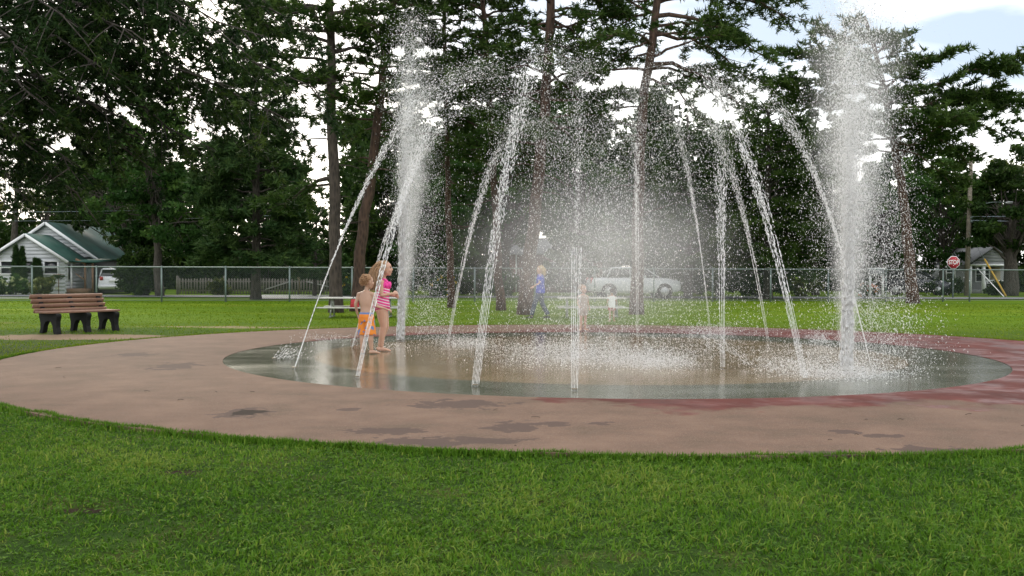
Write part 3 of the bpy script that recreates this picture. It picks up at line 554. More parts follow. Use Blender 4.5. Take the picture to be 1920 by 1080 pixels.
def slab(a, b, c, d_, th=0.08):                            # a roof plane with thickness (corner points in order)
    P = np.array([a, b, c, d_], float); n_ = nrm(np.cross(P[1] - P[0], P[3] - P[0])); n_ = n_ if n_[2] > 0 else -n_
    mb = MB(); mb.add(np.concatenate([P, P + n_ * th]), q=[(0, 3, 2, 1), (4, 5, 6, 7), (0, 1, 5, 4), (1, 2, 6, 5), (2, 3, 7, 6), (3, 0, 4, 7)]); return mb
def window(parent, x0, x1, z0, z1, yf, name='window', bars=1):
    m_ = MB(); m_.box(((x0 + x1) / 2, yf - 0.05, (z0 + z1) / 2), (x1 - x0, 0.03, z1 - z0)); w_ = obj(name, m_, GLASS, parent)
    f = MB(); t_ = 0.07
    for (c_, s_) in [(((x0 + x1) / 2, z1 + t_ / 2), (x1 - x0 + 2 * t_, t_)), (((x0 + x1) / 2, z0 - t_ / 2), (x1 - x0 + 2 * t_, t_)), ((x0 - t_ / 2, (z0 + z1) / 2), (t_, z1 - z0)), ((x1 + t_ / 2, (z0 + z1) / 2), (t_, z1 - z0))]:
        f.box((c_[0], yf - 0.065, c_[1]), (s_[0], 0.07, s_[1]))
    for k in range(bars): f.box(((x0 + x1) / 2, yf - 0.07, z0 + (z1 - z0) * (k + 1) / (bars + 1)), (x1 - x0, 0.04, 0.045))
    obj('frame', f, TRIM, w_)
HD = 56.0
def HX(px, d): return D(px, 540, d)[0]
def HZ_(py, d, px=100): return D(px, py, d)[2]
x0, x1, xa = HX(-18, HD), HX(122, HD), HX(52, HD); ze, za = HZ_(486, HD), HZ_(441, HD)
hs = thing('gabled_house', ((x0 + x1) / 2, HD, 0), 'white clapboard house with green metal roof and two front gables', 'house')
YB = HD + 2.6                                             # front wing, then the main block behind it
siding(hs, [(x0, 0.0), (x1, 0.0), (x1, ze), (xa, za), (x0, ze)], HD, 0.2)
m_ = MB(); m_.box(((x0 + x1) / 2, (HD + YB) / 2 + .03, ze / 2), (x1 - x0 - 0.02, YB - HD, ze)); m_.prism([(x0 + .01, HD + .03, ze), (x1 - .01, HD + .03, ze), (xa, HD + .03, za - .01)], (0, 1, 0), YB - HD); obj('wall', m_, WHITE, hs)
ov = 0.3; sl = (za - ze) / (x1 - xa)
obj('roof', slab((xa, HD - ov, za + .03), (x1 + ov, HD - ov, ze - ov * sl + .03), (x1 + ov, YB + 1.4, ze - ov * sl + .03), (xa, YB + 1.4, za + .03)), ROOF, hs)
obj('roof', slab((xa, HD - ov, za + .03), (x0 - ov, HD - ov, ze - ov * sl + .03), (x0 - ov, YB + 1.4, ze - ov * sl + .03), (xa, YB + 1.4, za + .03)), ROOF, hs)
for sgn, xe in ((1, x1), (-1, x0)):
    m_ = MB(); m_.bar((xa, HD - ov - .02, za + .02), (xe + sgn * ov, HD - ov - .02, ze - ov * sl + .02), 0.05, 0.15, up=(0, 0, 1)); obj('barge_board', m_, TRIM, hs)
window(hs, HX(4, HD), HX(62, HD), HZ_(513, HD), HZ_(491, HD), HD); window(hs, HX(85, HD), HX(109, HD), HZ_(513, HD), HZ_(491, HD), HD)
m_ = MB(); m_.box((x1 + .03, HD + 0.5, ze / 2 + .25), (0.05, 0.4, 0.8)); w_ = obj('window', m_, GLASS, hs); m_ = MB(); m_.box((x1 + .02, HD + 0.5, ze / 2 + .25), (0.05, 0.56, 0.95)); obj('frame', m_, TRIM, w_)
for k, zz in enumerate(np.arange(0.1, ze - 0.1, 0.2)): m_ = MB(); m_.box((x1 + .015, (HD + YB) / 2, zz + .08), (0.03, YB - HD, 0.16)); obj('siding_board', m_, WHITE, hs)
# main gable behind
D2 = YB; xr, xm = HX(178, D2), HX(88, D2); zr, zm = HZ_(482, D2), HZ_(419, D2); xl = 2 * xm - xr
siding(hs, [(xl, zr), (xr, zr), (xm, zm)], D2 + .1, 0.2)
m_ = MB(); m_.prism([(xl, D2 + .12, 0), (xr, D2 + .12, 0), (xr, D2 + .12, zr), (xm, D2 + .12, zm - .02), (xl, D2 + .12, zr)], (0, 1, 0), 8.6); obj('main_wall', m_, DARKW, hs)
s2 = (zm - zr) / (xr - xm)
for sgn, xe in ((1, xr), (-1, xl)):
    obj('main_roof', slab((xm, D2 - .2, zm + .03), (xe + sgn * .25, D2 - .2, zr - .25 * s2 + .03), (xe + sgn * .25, D2 + 9.0, zr - .25 * s2 + .03), (xm, D2 + 9.0, zm + .03)), ROOF2, hs)
    m_ = MB(); m_.bar((xm, D2 - .22, zm + .02), (xe + sgn * .25, D2 - .22, zr - .25 * s2 + .02), 0.05, 0.16); obj('barge_board', m_, TRIM, hs)
# porch beside the front wing: posts, rail, door, brown fascia
m_ = MB(); m_.bar((HX(142, HD + .3), HD + .3, HZ_(486, HD)), (HX(160, HD + .3), HD + .3, HZ_(494, HD)), 0.06, 0.12); obj('fascia', m_, WOODB, hs)
obj('porch_roof', slab((x1 + .3, HD + .2, ze - .15), (HX(172, HD), HD + .2, HZ_(493, HD)), (HX(176, HD), YB, HZ_(487, HD)), (x1 + .3, YB, ze)), ROOF, hs)
for px in (134, 160, 174): m_ = MB(); m_.box((HX(px, HD + .4), HD + .4, ze / 2 - .1), (0.09, 0.09, ze - .2)); obj('porch_post', m_, TRIM if px == 134 else WOODB, hs)
m_ = MB(); m_.box((HX(163, YB), YB - .02, 0.85), (0.8, 0.06, 1.7)); dr = obj('door', m_, DOORW, hs); m_ = MB(); m_.ball((HX(163, YB) + .3, YB - .08, .85), .04, 8, 6); obj('handle', m_, GALV, dr)
m_ = MB(); m_.box((HX(150, HD + .6), HD + .6, .16), (1.2, 1.0, .32)); obj('step', m_, WOODB, hs)
m_ = MB(); m_.bar((HX(140, HD), HD + .1, 1.15), (HX(160, HD), HD + .1, .75), .04, .05); obj('handrail', m_, WOODB, hs)
# hanging basket on a post
bx = D(110, 522, 54.5); pl = thing('flower_basket', (bx[0], bx[1], 0), 'planter on a pole by the corner of the white house', 'planter')
m_ = MB(); m_.tube([(bx[0], bx[1], 0), (bx[0], bx[1], 1.15)], 0.025, 6); m_.bar((bx[0] - .3, bx[1], 1.1), (bx[0] + .3, bx[1], 1.1), .03, .03); obj('pole', m_, WOODB, pl)
R = np.random.default_rng(3); m_ = MB(); P = np.array([bx[0], bx[1], 0.98]) + R.normal(0, 1, (260, 3)) * [.17, .08, .05]; leaves(m_, P, R, .05, R.normal(.4, .2, 260)); obj('foliage', m_, LEAFD, pl, kind='stuff')

# shrubs and small conifers by the house
def cone_shrub(px, d, h, r, label):
    b = ground_at(px, d); R = np.random.default_rng(int(px * 7)); t = thing('columnar_conifer', b, label, 'shrub', 'columnar conifers in front of the white house')
    s = MB(); s.tube([b - [0, 0, .1], b + [0, 0, h * .9]], [.05, .01], 6); obj('stem', s, BARK_D, t)
    n = 1500; z = R.uniform(0.03, 1, n); rr = r * (1 - z) ** 0.55 * (0.75 + 0.25 * z) * R.uniform(.55, 1.08, n); a = R.uniform(0, 6.28, n)
    C = b + np.stack([rr * np.cos(a), rr * np.sin(a), z * h], 1); m_ = MB(); tufts(m_, C, np.repeat([[0, 0, 1.0]], n, 0), R, 3, .16, .035, 1.2, np.clip(R.normal(.4, .2, n), 0, 1)); obj('foliage', m_, PINE2, t, kind='stuff')
cone_shrub(30, 55.2, HZ_(462, 55.2), .34, 'tall columnar conifer, leftmost in front of the white house'); cone_shrub(42, 55.3, HZ_(465, 55.3), .32, 'columnar conifer second from left by the white house')
cone_shrub(66, 55.0, HZ_(487, 55.0), .26, 'shorter columnar conifer between the two house windows'); cone_shrub(73, 55.1, HZ_(489, 55.1), .28, 'shorter columnar conifer just left of the small house window')
def bush(px, py, d, rx, ry, label, seed, leafm=LEAF, n=30, per=62, size=.09, group='bushes beyond the fence', flowers=None, nf=0, name='bush'):
    b = ground_at(px, d); s = d / FPX; R = np.random.default_rng(seed); t = thing(name, b, label, 'bush', group); st = MB(); m_ = MB()
    h = max(.3, 2 * ry * s); lc = []
    for q in range(n):
        dv = nrm(R.normal(0, 1, 3)); c = b + [0, 0, h * .5] + dv * [rx * s, rx * s * .7, h * .48] * R.uniform(.3, 1) ** .5
        if q % 3 == 0: st.tube([b + R.normal(0, .08, 3) * [1, 1, 0], (b + c) / 2 + [0, 0, .05], c], [.018, .012, .005], 4, cap=False)
        lc.append(c + nrm(R.normal(0, 1, (per, 3))) * R.uniform(.2, 1, (per, 1)) * .28)
    C = np.concatenate(lc); C = C[C[:, 2] > .02]; leaves(m_, C, R, size, R.normal(.45, .2, len(C)))
    obj('stems', st, BARK_D, t, kind='stuff'); obj('foliage', m_, leafm, t, kind='stuff')
    if flowers:
        f = MB()
        for q in range(nf):
            dv = nrm(R.normal(0, 1, 3) + [0, -.6, .5]); c = b + [0, 0, h * .5] + dv * [rx * s, rx * s * .7, h * .5]; leaves(f, c + R.normal(0, .04, (14, 3)), R, .045, R.normal(.5, .2, 14))
        obj('flowers', f, flowers, t, kind='stuff')
YF = leafmat('yellow_petals', (0.5, 0.33, 0.01), (0.8, 0.6, 0.03)); OF = leafmat('orange_petals', (0.5, 0.13, 0.02), (0.75, 0.28, 0.05)); PF = leafmat('cream_petals', (0.3, 0.36, 0.14), (0.5, 0.55, 0.3))
bush(14, 535, 53.6, 42, 18, 'leafy bush at the left edge by the white house', 71, LEAF, 34, flowers=PF, nf=22); bush(82, 540, 53.4, 26, 16, 'leafy flowering bush below the small house window', 72, LEAFY, 26, flowers=PF, nf=16)
bush(272, 505, 53.0, 56, 44, 'tall dark hedge bush right of the white hatchback', 73, LEAFD, 110, 110, .085); bush(410, 545, 54.8, 20, 13, 'low round bush in front of the picket fence', 74, LEAFY, 18)
bush(655, 530, 53.2, 32, 20, 'bush with yellow flowers left of the leaning pine', 75, LEAF, 30, flowers=YF, nf=16); bush(826, 530, 52.6, 34, 21, 'bush with yellow flowers right of the girl', 76, LEAF, 30, flowers=YF, nf=14)
bush(930, 520, 54, 42, 28, 'green bush left of the walking person', 77, LEAF, 40); bush(1420, 530, 56, 60, 24, 'dark bush beyond the fence, right of the white pickup', 78, LEAFD, 50); bush(1510, 528, 57, 50, 26, 'bush with a few yellow leaves left of the right water column', 79, LEAFY, 40)
bush(1625, 537, 56.5, 20, 12, 'small orange flowering bush under the white sign', 80, LEAF, 16, flowers=OF, nf=30); bush(1770, 535, 61, 42, 16, 'low bush left of the stop sign', 81, LEAFD, 30); bush(1868, 540, 61, 26, 12, 'low bush in front of the porch', 82, LEAFD, 20)
bush(500, 500, 60, 70, 50, 'large dark bush behind the picket fence gate', 83, LEAFD, 100, 90, .115); bush(400, 500, 61, 70, 46, 'large dark bush behind the picket fence, by the hedge', 84, LEAFD, 100, 110, .1); bush(600, 505, 60, 60, 44, 'large bush behind the picket fence end', 85, LEAF, 90, 110, .09)
bush(740, 505, 60, 60, 44, 'large bush beyond the fence behind the girl', 86, LEAFD, 80, 90, .115); bush(1060, 520, 66, 60, 34, 'dark bush beside the brick house', 87, LEAFD, 60, 110, .1); bush(1310, 515, 61, 70, 38, 'large dark bush behind the hood of the pickup', 88, LEAFD, 75, 90, .115); bush(1690, 515, 70, 60, 36, 'dark bush behind the parked dark car', 89, LEAFD, 70, 110, .1); bush(870, 515, 60, 60, 36, 'dark bush left of the brick house', 90, LEAFD, 75, 90, .115)

# ------------------------------------------------------------------ picket fence with gate
PKT = mat('weathered_picket_wood', (0.20, 0.185, 0.16), 0.85, var=0.3, vscale=5); PKT2 = mat('fresh_post_wood', (0.26, 0.2, 0.12), 0.8, var=0.2)
pd_ = 56.4; pf = thing('picket_fence', ground_at(335, pd_), 'low weathered wooden picket fence with two braced gate leaves', 'fence')
px_ = 332.0; pk = None; base = WLOC[pf.name]
while px_ < 690:
    o_ = D(px_, 540, pd_)
    if pk is None:
        m_ = MB(); hp = .92; m_.prism([(-.045, 0, 0.04), (.045, 0, 0.04), (.045, 0, hp - .06), (0, 0, hp), (-.045, 0, hp - .06)], (0, 1, 0), .025); pk = m_.mesh('picket'); pk.materials.append(PKT)
    o = bpy.data.objects.new('picket', pk); COL.objects.link(o); o.parent = pf; o.location = (o_[0] - base[0], 0, random.uniform(-.02, .02)); o.rotation_euler.y = random.uniform(-.02, .02); px_ += 5.4
for zz in (.22, .74): m_ = MB(); m_.bar(ground_at(330, pd_) + [0, .06, zz], ground_at(690, pd_) + [0, .06, zz], .04, .08); obj('rail', m_, PKT, pf)
for px_ in (332, 420, 482, 559, 637): b = ground_at(px_, pd_); m_ = MB(); m_.box(b + [0, .09, .5], (.12, .12, 1.0)); m_.box(b + [0, .09, 1.02], (.15, .15, .05), taper=.5); obj('post', m_, PKT2 if px_ in (482, 559) else PKT, pf)
for a, b in (((497, .28), (542, .72)), ((575, .74), (625, .4))): m_ = MB(); m_.bar(ground_at(a[0], pd_) + [0, -.03, a[1]], ground_at(b[0], pd_) + [0, -.03, b[1]], .03, .07); obj('brace', m_, mat('pale_brace_wood', (0.34, 0.34, 0.32), .8), pf)

# ------------------------------------------------------------------ vehicles
CARW = mat('white_car_paint', (0.62, 0.64, 0.67), 0.22, spec=0.6); CARD = mat('dark_car_paint', (0.035, 0.037, 0.05), 0.2, spec=0.7); TYRE = mat('tyre_rubber', (0.015, 0.015, 0.015), 0.8); RIM = mat('alloy_rim', (0.45, 0.46, 0.47), 0.3, metal=.8); REDL = mat('tail_light_red', (0.35, 0.01, 0.012), 0.2); HEADL = mat('headlight', (0.6, 0.62, 0.65), 0.1); BLK = mat('black_trim', (0.012, 0.012, 0.013), .5)
def loft(secs):                                            # rounded sections along x: (x, zbottom, ztop, half width at bottom, half width at top)
    mb = MB(); rings = []
    for (x, zb, zt, wb, wt) in secs:
        h = zt - zb; rings.append([(x, -wb * .92, zb), (x, -wb, zb + h * .18), (x, -(wb * .55 + wt * .45), zb + h * .62), (x, -wt, zt - h * .1), (x, -wt * .86, zt), (x, wt * .86, zt), (x, wt, zt - h * .1), (x, wb * .55 + wt * .45, zb + h * .62), (x, wb, zb + h * .18), (x, wb * .92, zb)])
    n = 10; k = len(rings); V = np.array(rings).reshape(-1, 3); j = np.arange(n); j2 = (j + 1) % n
    q = np.concatenate([np.stack([i * n + j, i * n + j2, (i + 1) * n + j2, (i + 1) * n + j], 1) for i in range(k - 1)])
    V = np.concatenate([V, [V[:n].mean(0)], [V[-n:].mean(0)]]); t = np.concatenate([np.stack([np.full(n, k * n), j2, j], 1), np.stack([np.full(n, k * n + 1), (k - 1) * n + j, (k - 1) * n + j2], 1)])
    return mb.add(V, t, q)
def car(name, label, cat, loc, rot, paint, body, glass, roof, wheels, wr, pillars, hw, tail=None, head=None):
    t = thing(name, loc, label, cat); t.rotation_euler.z = rot; WLOC[t.name] = np.zeros(3)
    b = obj('body', loft(body), paint, t, smooth=False); obj('windows', loft(glass), GLASS, t, smooth=True); obj('roof', loft(roof), paint, t, smooth=True)
    for (p0, p1) in pillars:
        for s in (-1, 1): m_ = MB(); m_.bar((p0[0], s * p0[1], p0[2]), (p1[0], s * p1[1], p1[2]), .05, .07, up=(0, s, 0.2)); obj('pillar', m_, paint, t)
    for x in wheels:
        for s in (-1, 1):
            m_ = MB(); a = np.linspace(0, 2 * np.pi, 20, endpoint=False); m_.tube([(x, s * (hw - .2), wr), (x, s * (hw - .18), wr), (x, s * (hw + .0), wr), (x, s * (hw + .015), wr)], [wr * .9, wr, wr, wr * .9], 20, side=(1, 0, 0)); wh = obj('wheel', m_, TYRE, t)
            m_ = MB(); m_.tube([(x, s * (hw + .012), wr), (x, s * (hw + .022), wr)], [wr * .66, wr * .6], 14, side=(1, 0, 0)); obj('rim', m_, RIM, wh)
            m_ = MB(); m_.tube([(x, s * (hw + .004), wr), (x, s * (hw + .008), wr)], [wr * 1.16, wr * 1.16], 20, side=(1, 0, 0)); obj('wheel_arch', m_, BLK, t)
    for s in (-1, 1):
        for lst, mm, nm in ((tail, REDL, 'tail_light'), (head, HEADL, 'headlight')):
            if lst: m_ = MB(); m_.box((lst[0], s * lst[1], lst[2]), lst[3]); obj(nm, m_, mm, t)
        m_ = MB(); m_.box((glass[-2][0] - .05, s * (hw + .08), glass[0][1] + .06), (.1, .16, .12)); obj('mirror', m_, paint, t)
    return t
# white pickup-like wagon behind the mist, pointing right
pk_b = [(-2.25, .42, .86, .82, .80), (-2.15, .32, .98, .88, .84), (-1.3, .26, 1.02, .92, .88), (0, .24, 1.03, .93, .88), (1.1, .26, 1.02, .92, .86), (1.6, .28, .98, .91, .84), (2.1, .32, .9, .88, .8), (2.25, .42, .74, .8, .74)]
pk_g = [(-1.5, 1.0, 1.06, .82, .78), (-1.2, 1.0, 1.46, .84, .70), (-.2, 1.0, 1.5, .85, .70), (.45, 1.0, 1.46, .84, .69), (1.15, 1.0, 1.06, .82, .76)]
pk_r = [(-1.32, 1.44, 1.47, .70, .68), (-1.0, 1.47, 1.53, .70, .66), (0.1, 1.49, 1.55, .70, .66), (.55, 1.44, 1.48, .69, .67)]
p = D(1186, 540, 51.0)
car('white_pickup', 'white pickup-like wagon parked beyond the fence, behind the spray', 'car', (p[0], 50.9, 0.03), 0.075, CARW, pk_b, pk_g, pk_r, (-1.35, 1.42), .34, [((1.15, .84, 1.02), (.5, .71, 1.46)), ((-.3, .87, 1.02), (-.3, .72, 1.5)), ((-1.45, .84, 1.02), (-1.25, .72, 1.44))], .92, (-2.2, .72, .86, (.1, .2, .3)), (2.16, .62, .78, (.12, .34, .12)))
# white hatchback seen from behind, beside the white house
hb_b = [(-1.95, .34, .82, .78, .76), (-1.85, .26, .98, .84, .78), (-1.0, .22, .98, .87, .8), (.6, .22, .97, .87, .8), (1.5, .26, .86, .85, .76), (1.9, .36, .68, .76, .7)]
hb_g = [(-1.8, .95, 1.0, .74, .70), (-1.5, .95, 1.36, .76, .62), (0, .95, 1.42, .78, .62), (1.05, .95, 1.0, .76, .7)]
hb_r = [(-1.72, 1.35, 1.39, .62, .6), (-1.2, 1.39, 1.45, .62, .58), (0, 1.40, 1.46, .62, .58), (.35, 1.34, 1.38, .62, .6)]
hp_ = np.array([-23.0, 58.6, 0])
hc = car('white_hatchback', 'white hatchback seen from behind, parked beside the white house', 'car', (hp_[0], 58.6, 0.02), math.radians(111), CARW, hb_b, hb_g, hb_r, (-1.2, 1.2), .3, [((1.05, .77, .97), (.35, .63, 1.36)), ((-.3, .79, .97), (-.3, .64, 1.4)), ((-1.75, .74, .97), (-1.55, .63, 1.36))], .86, (-1.93, .66, .86, (.08, .18, .2)), (1.84, .6, .7, (.1, .28, .1)))
m_ = MB(); m_.box((-1.97, 0, .74), (.02, .5, .16)); obj('number_plate', m_, TRIM, hc); m_ = MB(); m_.box((-1.96, 0, .42), (.12, 1.6, .16)); obj('bumper', m_, CARW, hc)
dp = D(1720, 540, 62)
car('dark_car', 'dark car parked beyond the fence, left of the stop sign', 'car', (dp[0], 62, 0.02), math.radians(-25), CARD, hb_b, hb_g, hb_r, (-1.2, 1.2), .3, [((1.05, .77, .97), (.35, .63, 1.36)), ((-.3, .79, .97), (-.3, .64, 1.4)), ((-1.75, .74, .97), (-1.55, .63, 1.36))], .86, (-1.93, .66, .86, (.08, .18, .2)), (1.84, .6, .7, (.1, .28, .1)))

# ------------------------------------------------------------------ right side: stop sign, pole, house, sign
RED = mat('stop_sign_red', (0.42, 0.018, 0.03), .5); LETT = mat('sign_white', (0.8, 0.8, 0.8), .5); POLEW = mat('grey_pole_wood', (0.17, 0.145, 0.115), .9, var=.3, bump=.3); YEL = mat('yellow_guard', (0.42, 0.26, 0.03), .7)
sp = D(1788, 492, 53.0); ss = thing('stop_sign', (sp[0], sp[1], 0), 'red octagonal stop sign on a thin post', 'sign')
def octo(r, yy, th, m_): a = np.arange(8) * math.pi / 4 + math.pi / 8; return m_.prism([(sp[0] + r * math.cos(q) / math.cos(math.pi / 8), yy, sp[2] + r * math.sin(q) / math.cos(math.pi / 8)) for q in a], (0, 1, 0), th)
obj('border', octo(.325, sp[1], .012, MB()), LETT, ss); obj('face', octo(.297, sp[1] - .008, .006, MB()), RED, ss)
m_ = MB(); m_.box((sp[0], sp[1] + .045, sp[2] / 2 + .1), (.06, .05, sp[2] + .2)); obj('post', m_, GALV, ss)
fc = bpy.data.curves.new('lettering', 'FONT'); fc.body = 'STOP'; fc.size = .285; fc.align_x = 'CENTER'; fc.align_y = 'CENTER'; fc.extrude = .003; fc.offset = .006; ft = bpy.data.objects.new('lettering_text', fc); COL.objects.link(ft); lm_ = bpy.data.meshes.new_from_object(ft.evaluated_get(bpy.context.evaluated_depsgraph_get())); bpy.data.objects.remove(ft); lm_.name = 'lettering'
fo = obj('lettering', lm_, LETT, ss); fo.location = (0, -.016, sp[2]); fo.rotation_euler = (math.pi / 2, 0, 0); fo.scale = (.78, 1.1, 1)
ud = 60.0; ub = ground_at(1812, ud); up_ = thing('utility_pole', ub, 'weathered wooden utility pole with a street lamp arm', 'utility pole')
utop = D(1822, 268, ud); m_ = MB(); m_.tube([ub - [0, 0, .3], (ub + utop) / 2, utop], [.15, .13, .1], 12); obj('pole', m_, POLEW, up_, smooth=True)
m_ = MB(); a0 = D(1820, 392, ud); C = np.array([a0, D(1838, 383, ud), D(1862, 379, ud), D(1888, 379, ud)]); m_.tube(C, .022, 6); am = obj('lamp_arm', m_, GALV, up_, smooth=True)
m_ = MB(); m_.ball(D(1894, 380, ud), (.3, .12, .085), 12, 8); obj('lamp_head', m_, mat('pale_lamp_head', (0.55, 0.57, 0.58), .4), am, smooth=True)
for (zz, yy) in ((0, 405), (0, 412)): m_ = MB(); m_.box(D(1819, yy + 3, ud) - [0, .16, 0], (.1, .1, .14)); obj('insulator', m_, GALV, up_)
anc = G(1888, 554); anc = ground_at(1888, 55.0)
gw_ = thing('guy_wire', anc, 'yellow guarded guy wire anchored in the verge by the road', 'guy wire', 'guy wires of the utility pole'); hi = D(1815, 432, ud); m_ = MB(); m_.tube([anc, hi], .012, 5); obj('cable', m_, GALV, gw_); m_ = MB(); m_.tube([anc + (hi - anc) * .02, anc + (hi - anc) * .55], .05, 8); obj('guard', m_, YEL, gw_)
gw2 = thing('guy_wire', anc + [-.12, 0, 0], 'thinner pale guy wire guard beside the yellow one', 'guy wire', 'guy wires of the utility pole'); hi2 = D(1812, 477, ud); m_ = MB(); m_.tube([anc + [-.12, 0, 0], hi2], .012, 5); obj('cable', m_, GALV, gw2); m_ = MB(); m_.tube([anc + [-.12, 0, 0] + (hi2 - anc) * .02, anc + [-.12, 0, 0] + (hi2 - anc) * .66], .028, 8); obj('guard', m_, LETT, gw2)
CABLE = mat('black_cable', (0.02, 0.02, 0.02), .6); CABLP = mat('pale_cable', (0.3, 0.36, 0.42), .5)
def wire(pa, pb, sag, r, label, m=CABLE):
    a, b = np.asarray(pa), np.asarray(pb); C = curve(a, b, -sag, 24); mb = MB(); mb.tube(C, r, 5); single('overhead_wire', mb, m, a, label, 'wire', 'overhead wires')
wire(D(1819, 406, ud), D(2400, 350, 62), .5, .022, 'upper pale service wire right of the utility pole', CABLP); wire(D(1819, 413, ud), D(2400, 385, 62), .4, .03, 'thick bluish cable right of the utility pole', CABLP); wire(D(1819, 416, ud), D(2400, 395, 62.4), .5, .018, 'thin lower cable right of the utility pole')
wire(D(1822, 275, ud), D(2400, 190, 62), .5, .018, 'high wire against the sky, lower one at the right edge'); wire(D(1822, 245, ud + .4), D(2400, 150, 62), .5, .018, 'high wire against the sky, upper one at the right edge')
wire(D(-400, 392, 50), D(560, 384, 54), .25, .006, 'thin upper wire crossing in front of the left trees', CABLP); wire(D(-400, 408, 50.3), D(560, 402, 54.3), .25, .005, 'thin lower wire crossing in front of the left trees', CABLP)
# bungalow with a porch behind the stop sign
PALE = mat('pale_grey_siding', (0.27, 0.28, 0.28), .7, var=.08); RF3 = mat('grey_shingle_roof', (0.13, 0.135, 0.14), .85, var=.15, vscale=3); BRICK = mat('red_brown_brick', (0.13, 0.062, 0.048), .9, var=.3, vscale=9)
d = 68.0; bx0, bx1 = HX(1775, d), HX(1895, d); bh = thing('bungalow', ((bx0 + bx1) / 2, d, 0), 'pale bungalow with gabled porch behind the stop sign', 'house')
zt = D(1830, 497, d)[2]; za_ = D(1850, 465, d)[2]
m_ = MB(); m_.box(((bx0 + bx1) / 2, d + 3.2, zt / 2), (bx1 - bx0, 5, zt)); obj('wall', m_, PALE, bh)
gx0, gx1 = HX(1806, d), HX(1890, d); gm = (gx0 + gx1) / 2
siding(bh, [(gx0 + .15, zt + .06), (gx1 - .15, zt + .06), (gm, za_ - .08)], d - .9, .2, PALE)
for s, e in ((1, gx1), (-1, gx0)): obj('roof', slab((gm, d - 1.1, za_), (e + s * .2, d - 1.1, zt - .05), (e + s * .2, d + 6, zt - .05), (gm, d + 6, za_)), RF3, bh)
m_ = MB(); m_.bar((gx0 - .1, d - .95, zt), (gx1 + .1, d - .95, zt), .12, .14); obj('porch_beam', m_, TRIM, bh)
for px in (1808, 1832, 1888): m_ = MB(); m_.box((HX(px, d), d - .9, zt / 2), (.2 if px == 1832 else .12, .14, zt)); obj('porch_post', m_, TRIM, bh)
m_ = MB(); m_.box((HX(1850, d), d - .9, .85), (HX(1872, d) - HX(1835, d), .06, .08)); obj('porch_rail', m_, TRIM, bh)
for px in np.linspace(1836, 1870, 12): m_ = MB(); m_.box((HX(px, d), d - .9, .5), (.04, .04, .66)); obj('baluster', m_, TRIM, bh)
m_ = MB(); m_.box((gm, d - .1, .12), (gx1 - gx0, 1.6, .24)); obj('porch_floor', m_, PALE, bh)
window(bh, HX(1782, d), HX(1797, d), .9, 1.8, d + .7); window(bh, HX(1838, d), HX(1862, d), .8, 1.75, d + .7); m_ = MB(); m_.box((HX(1874, d), d + .66, .95), (.7, .06, 1.6)); obj('door', m_, mat('buff_door', (0.28, 0.24, 0.14), .6), bh)
# white framed sign
wp = D(1643, 512, 56.0); wsn = thing('framed_sign', (wp[0], wp[1], 0), 'white wooden sign frame with two posts, beyond the fence', 'sign')
for px in (1631, 1655): m_ = MB(); q = D(px, 540, 56.0); m_.box((q[0], q[1], .72), (.1, .1, 1.44)); obj('post', m_, TRIM, wsn)
m_ = MB(); m_.box((wp[0], wp[1] - .06, wp[2] + .02), (.84, .05, .36)); bd = obj('board', m_, PALE, wsn); m_ = MB(); m_.box((wp[0], wp[1] - .02, wp[2] + .26), (.98, .16, .07)); obj('cap', m_, TRIM, wsn)
# brick house behind the mist
d = 66.0; x0, x1 = HX(955, d), HX(1130, d); zt = D(1000, 478, d)[2]; br = thing('brick_house', ((x0 + x1) / 2, d, 0), 'red brown brick house behind the walking person', 'house')
m_ = MB(); m_.box(((x0 + x1) / 2, d + 2.5, zt / 2), (x1 - x0, 5, zt)); obj('wall', m_, BRICK, br); ht_ = zt + 1.1
obj('roof', slab((x0 - .4, d - .4, zt), (x1 + .4, d - .4, zt), (x1 + .4, d + 2.5, ht_), (x0 - .4, d + 2.5, ht_)), RF3, br); obj('roof', slab((x0 - .4, d + 5.4, zt), (x1 + .4, d + 5.4, zt), (x1 + .4, d + 2.5, ht_), (x0 - .4, d + 2.5, ht_)), RF3, br)
m_ = MB(); m_.tube([(HX(968, d), d - .08, 0), (HX(968, d), d - .08, zt)], .05, 6); obj('drainpipe', m_, TRIM, br); window(br, HX(1030, d), HX(1062, d), .8, 1.9, d); window(br, HX(1085, d), HX(1110, d), .8, 1.9, d)

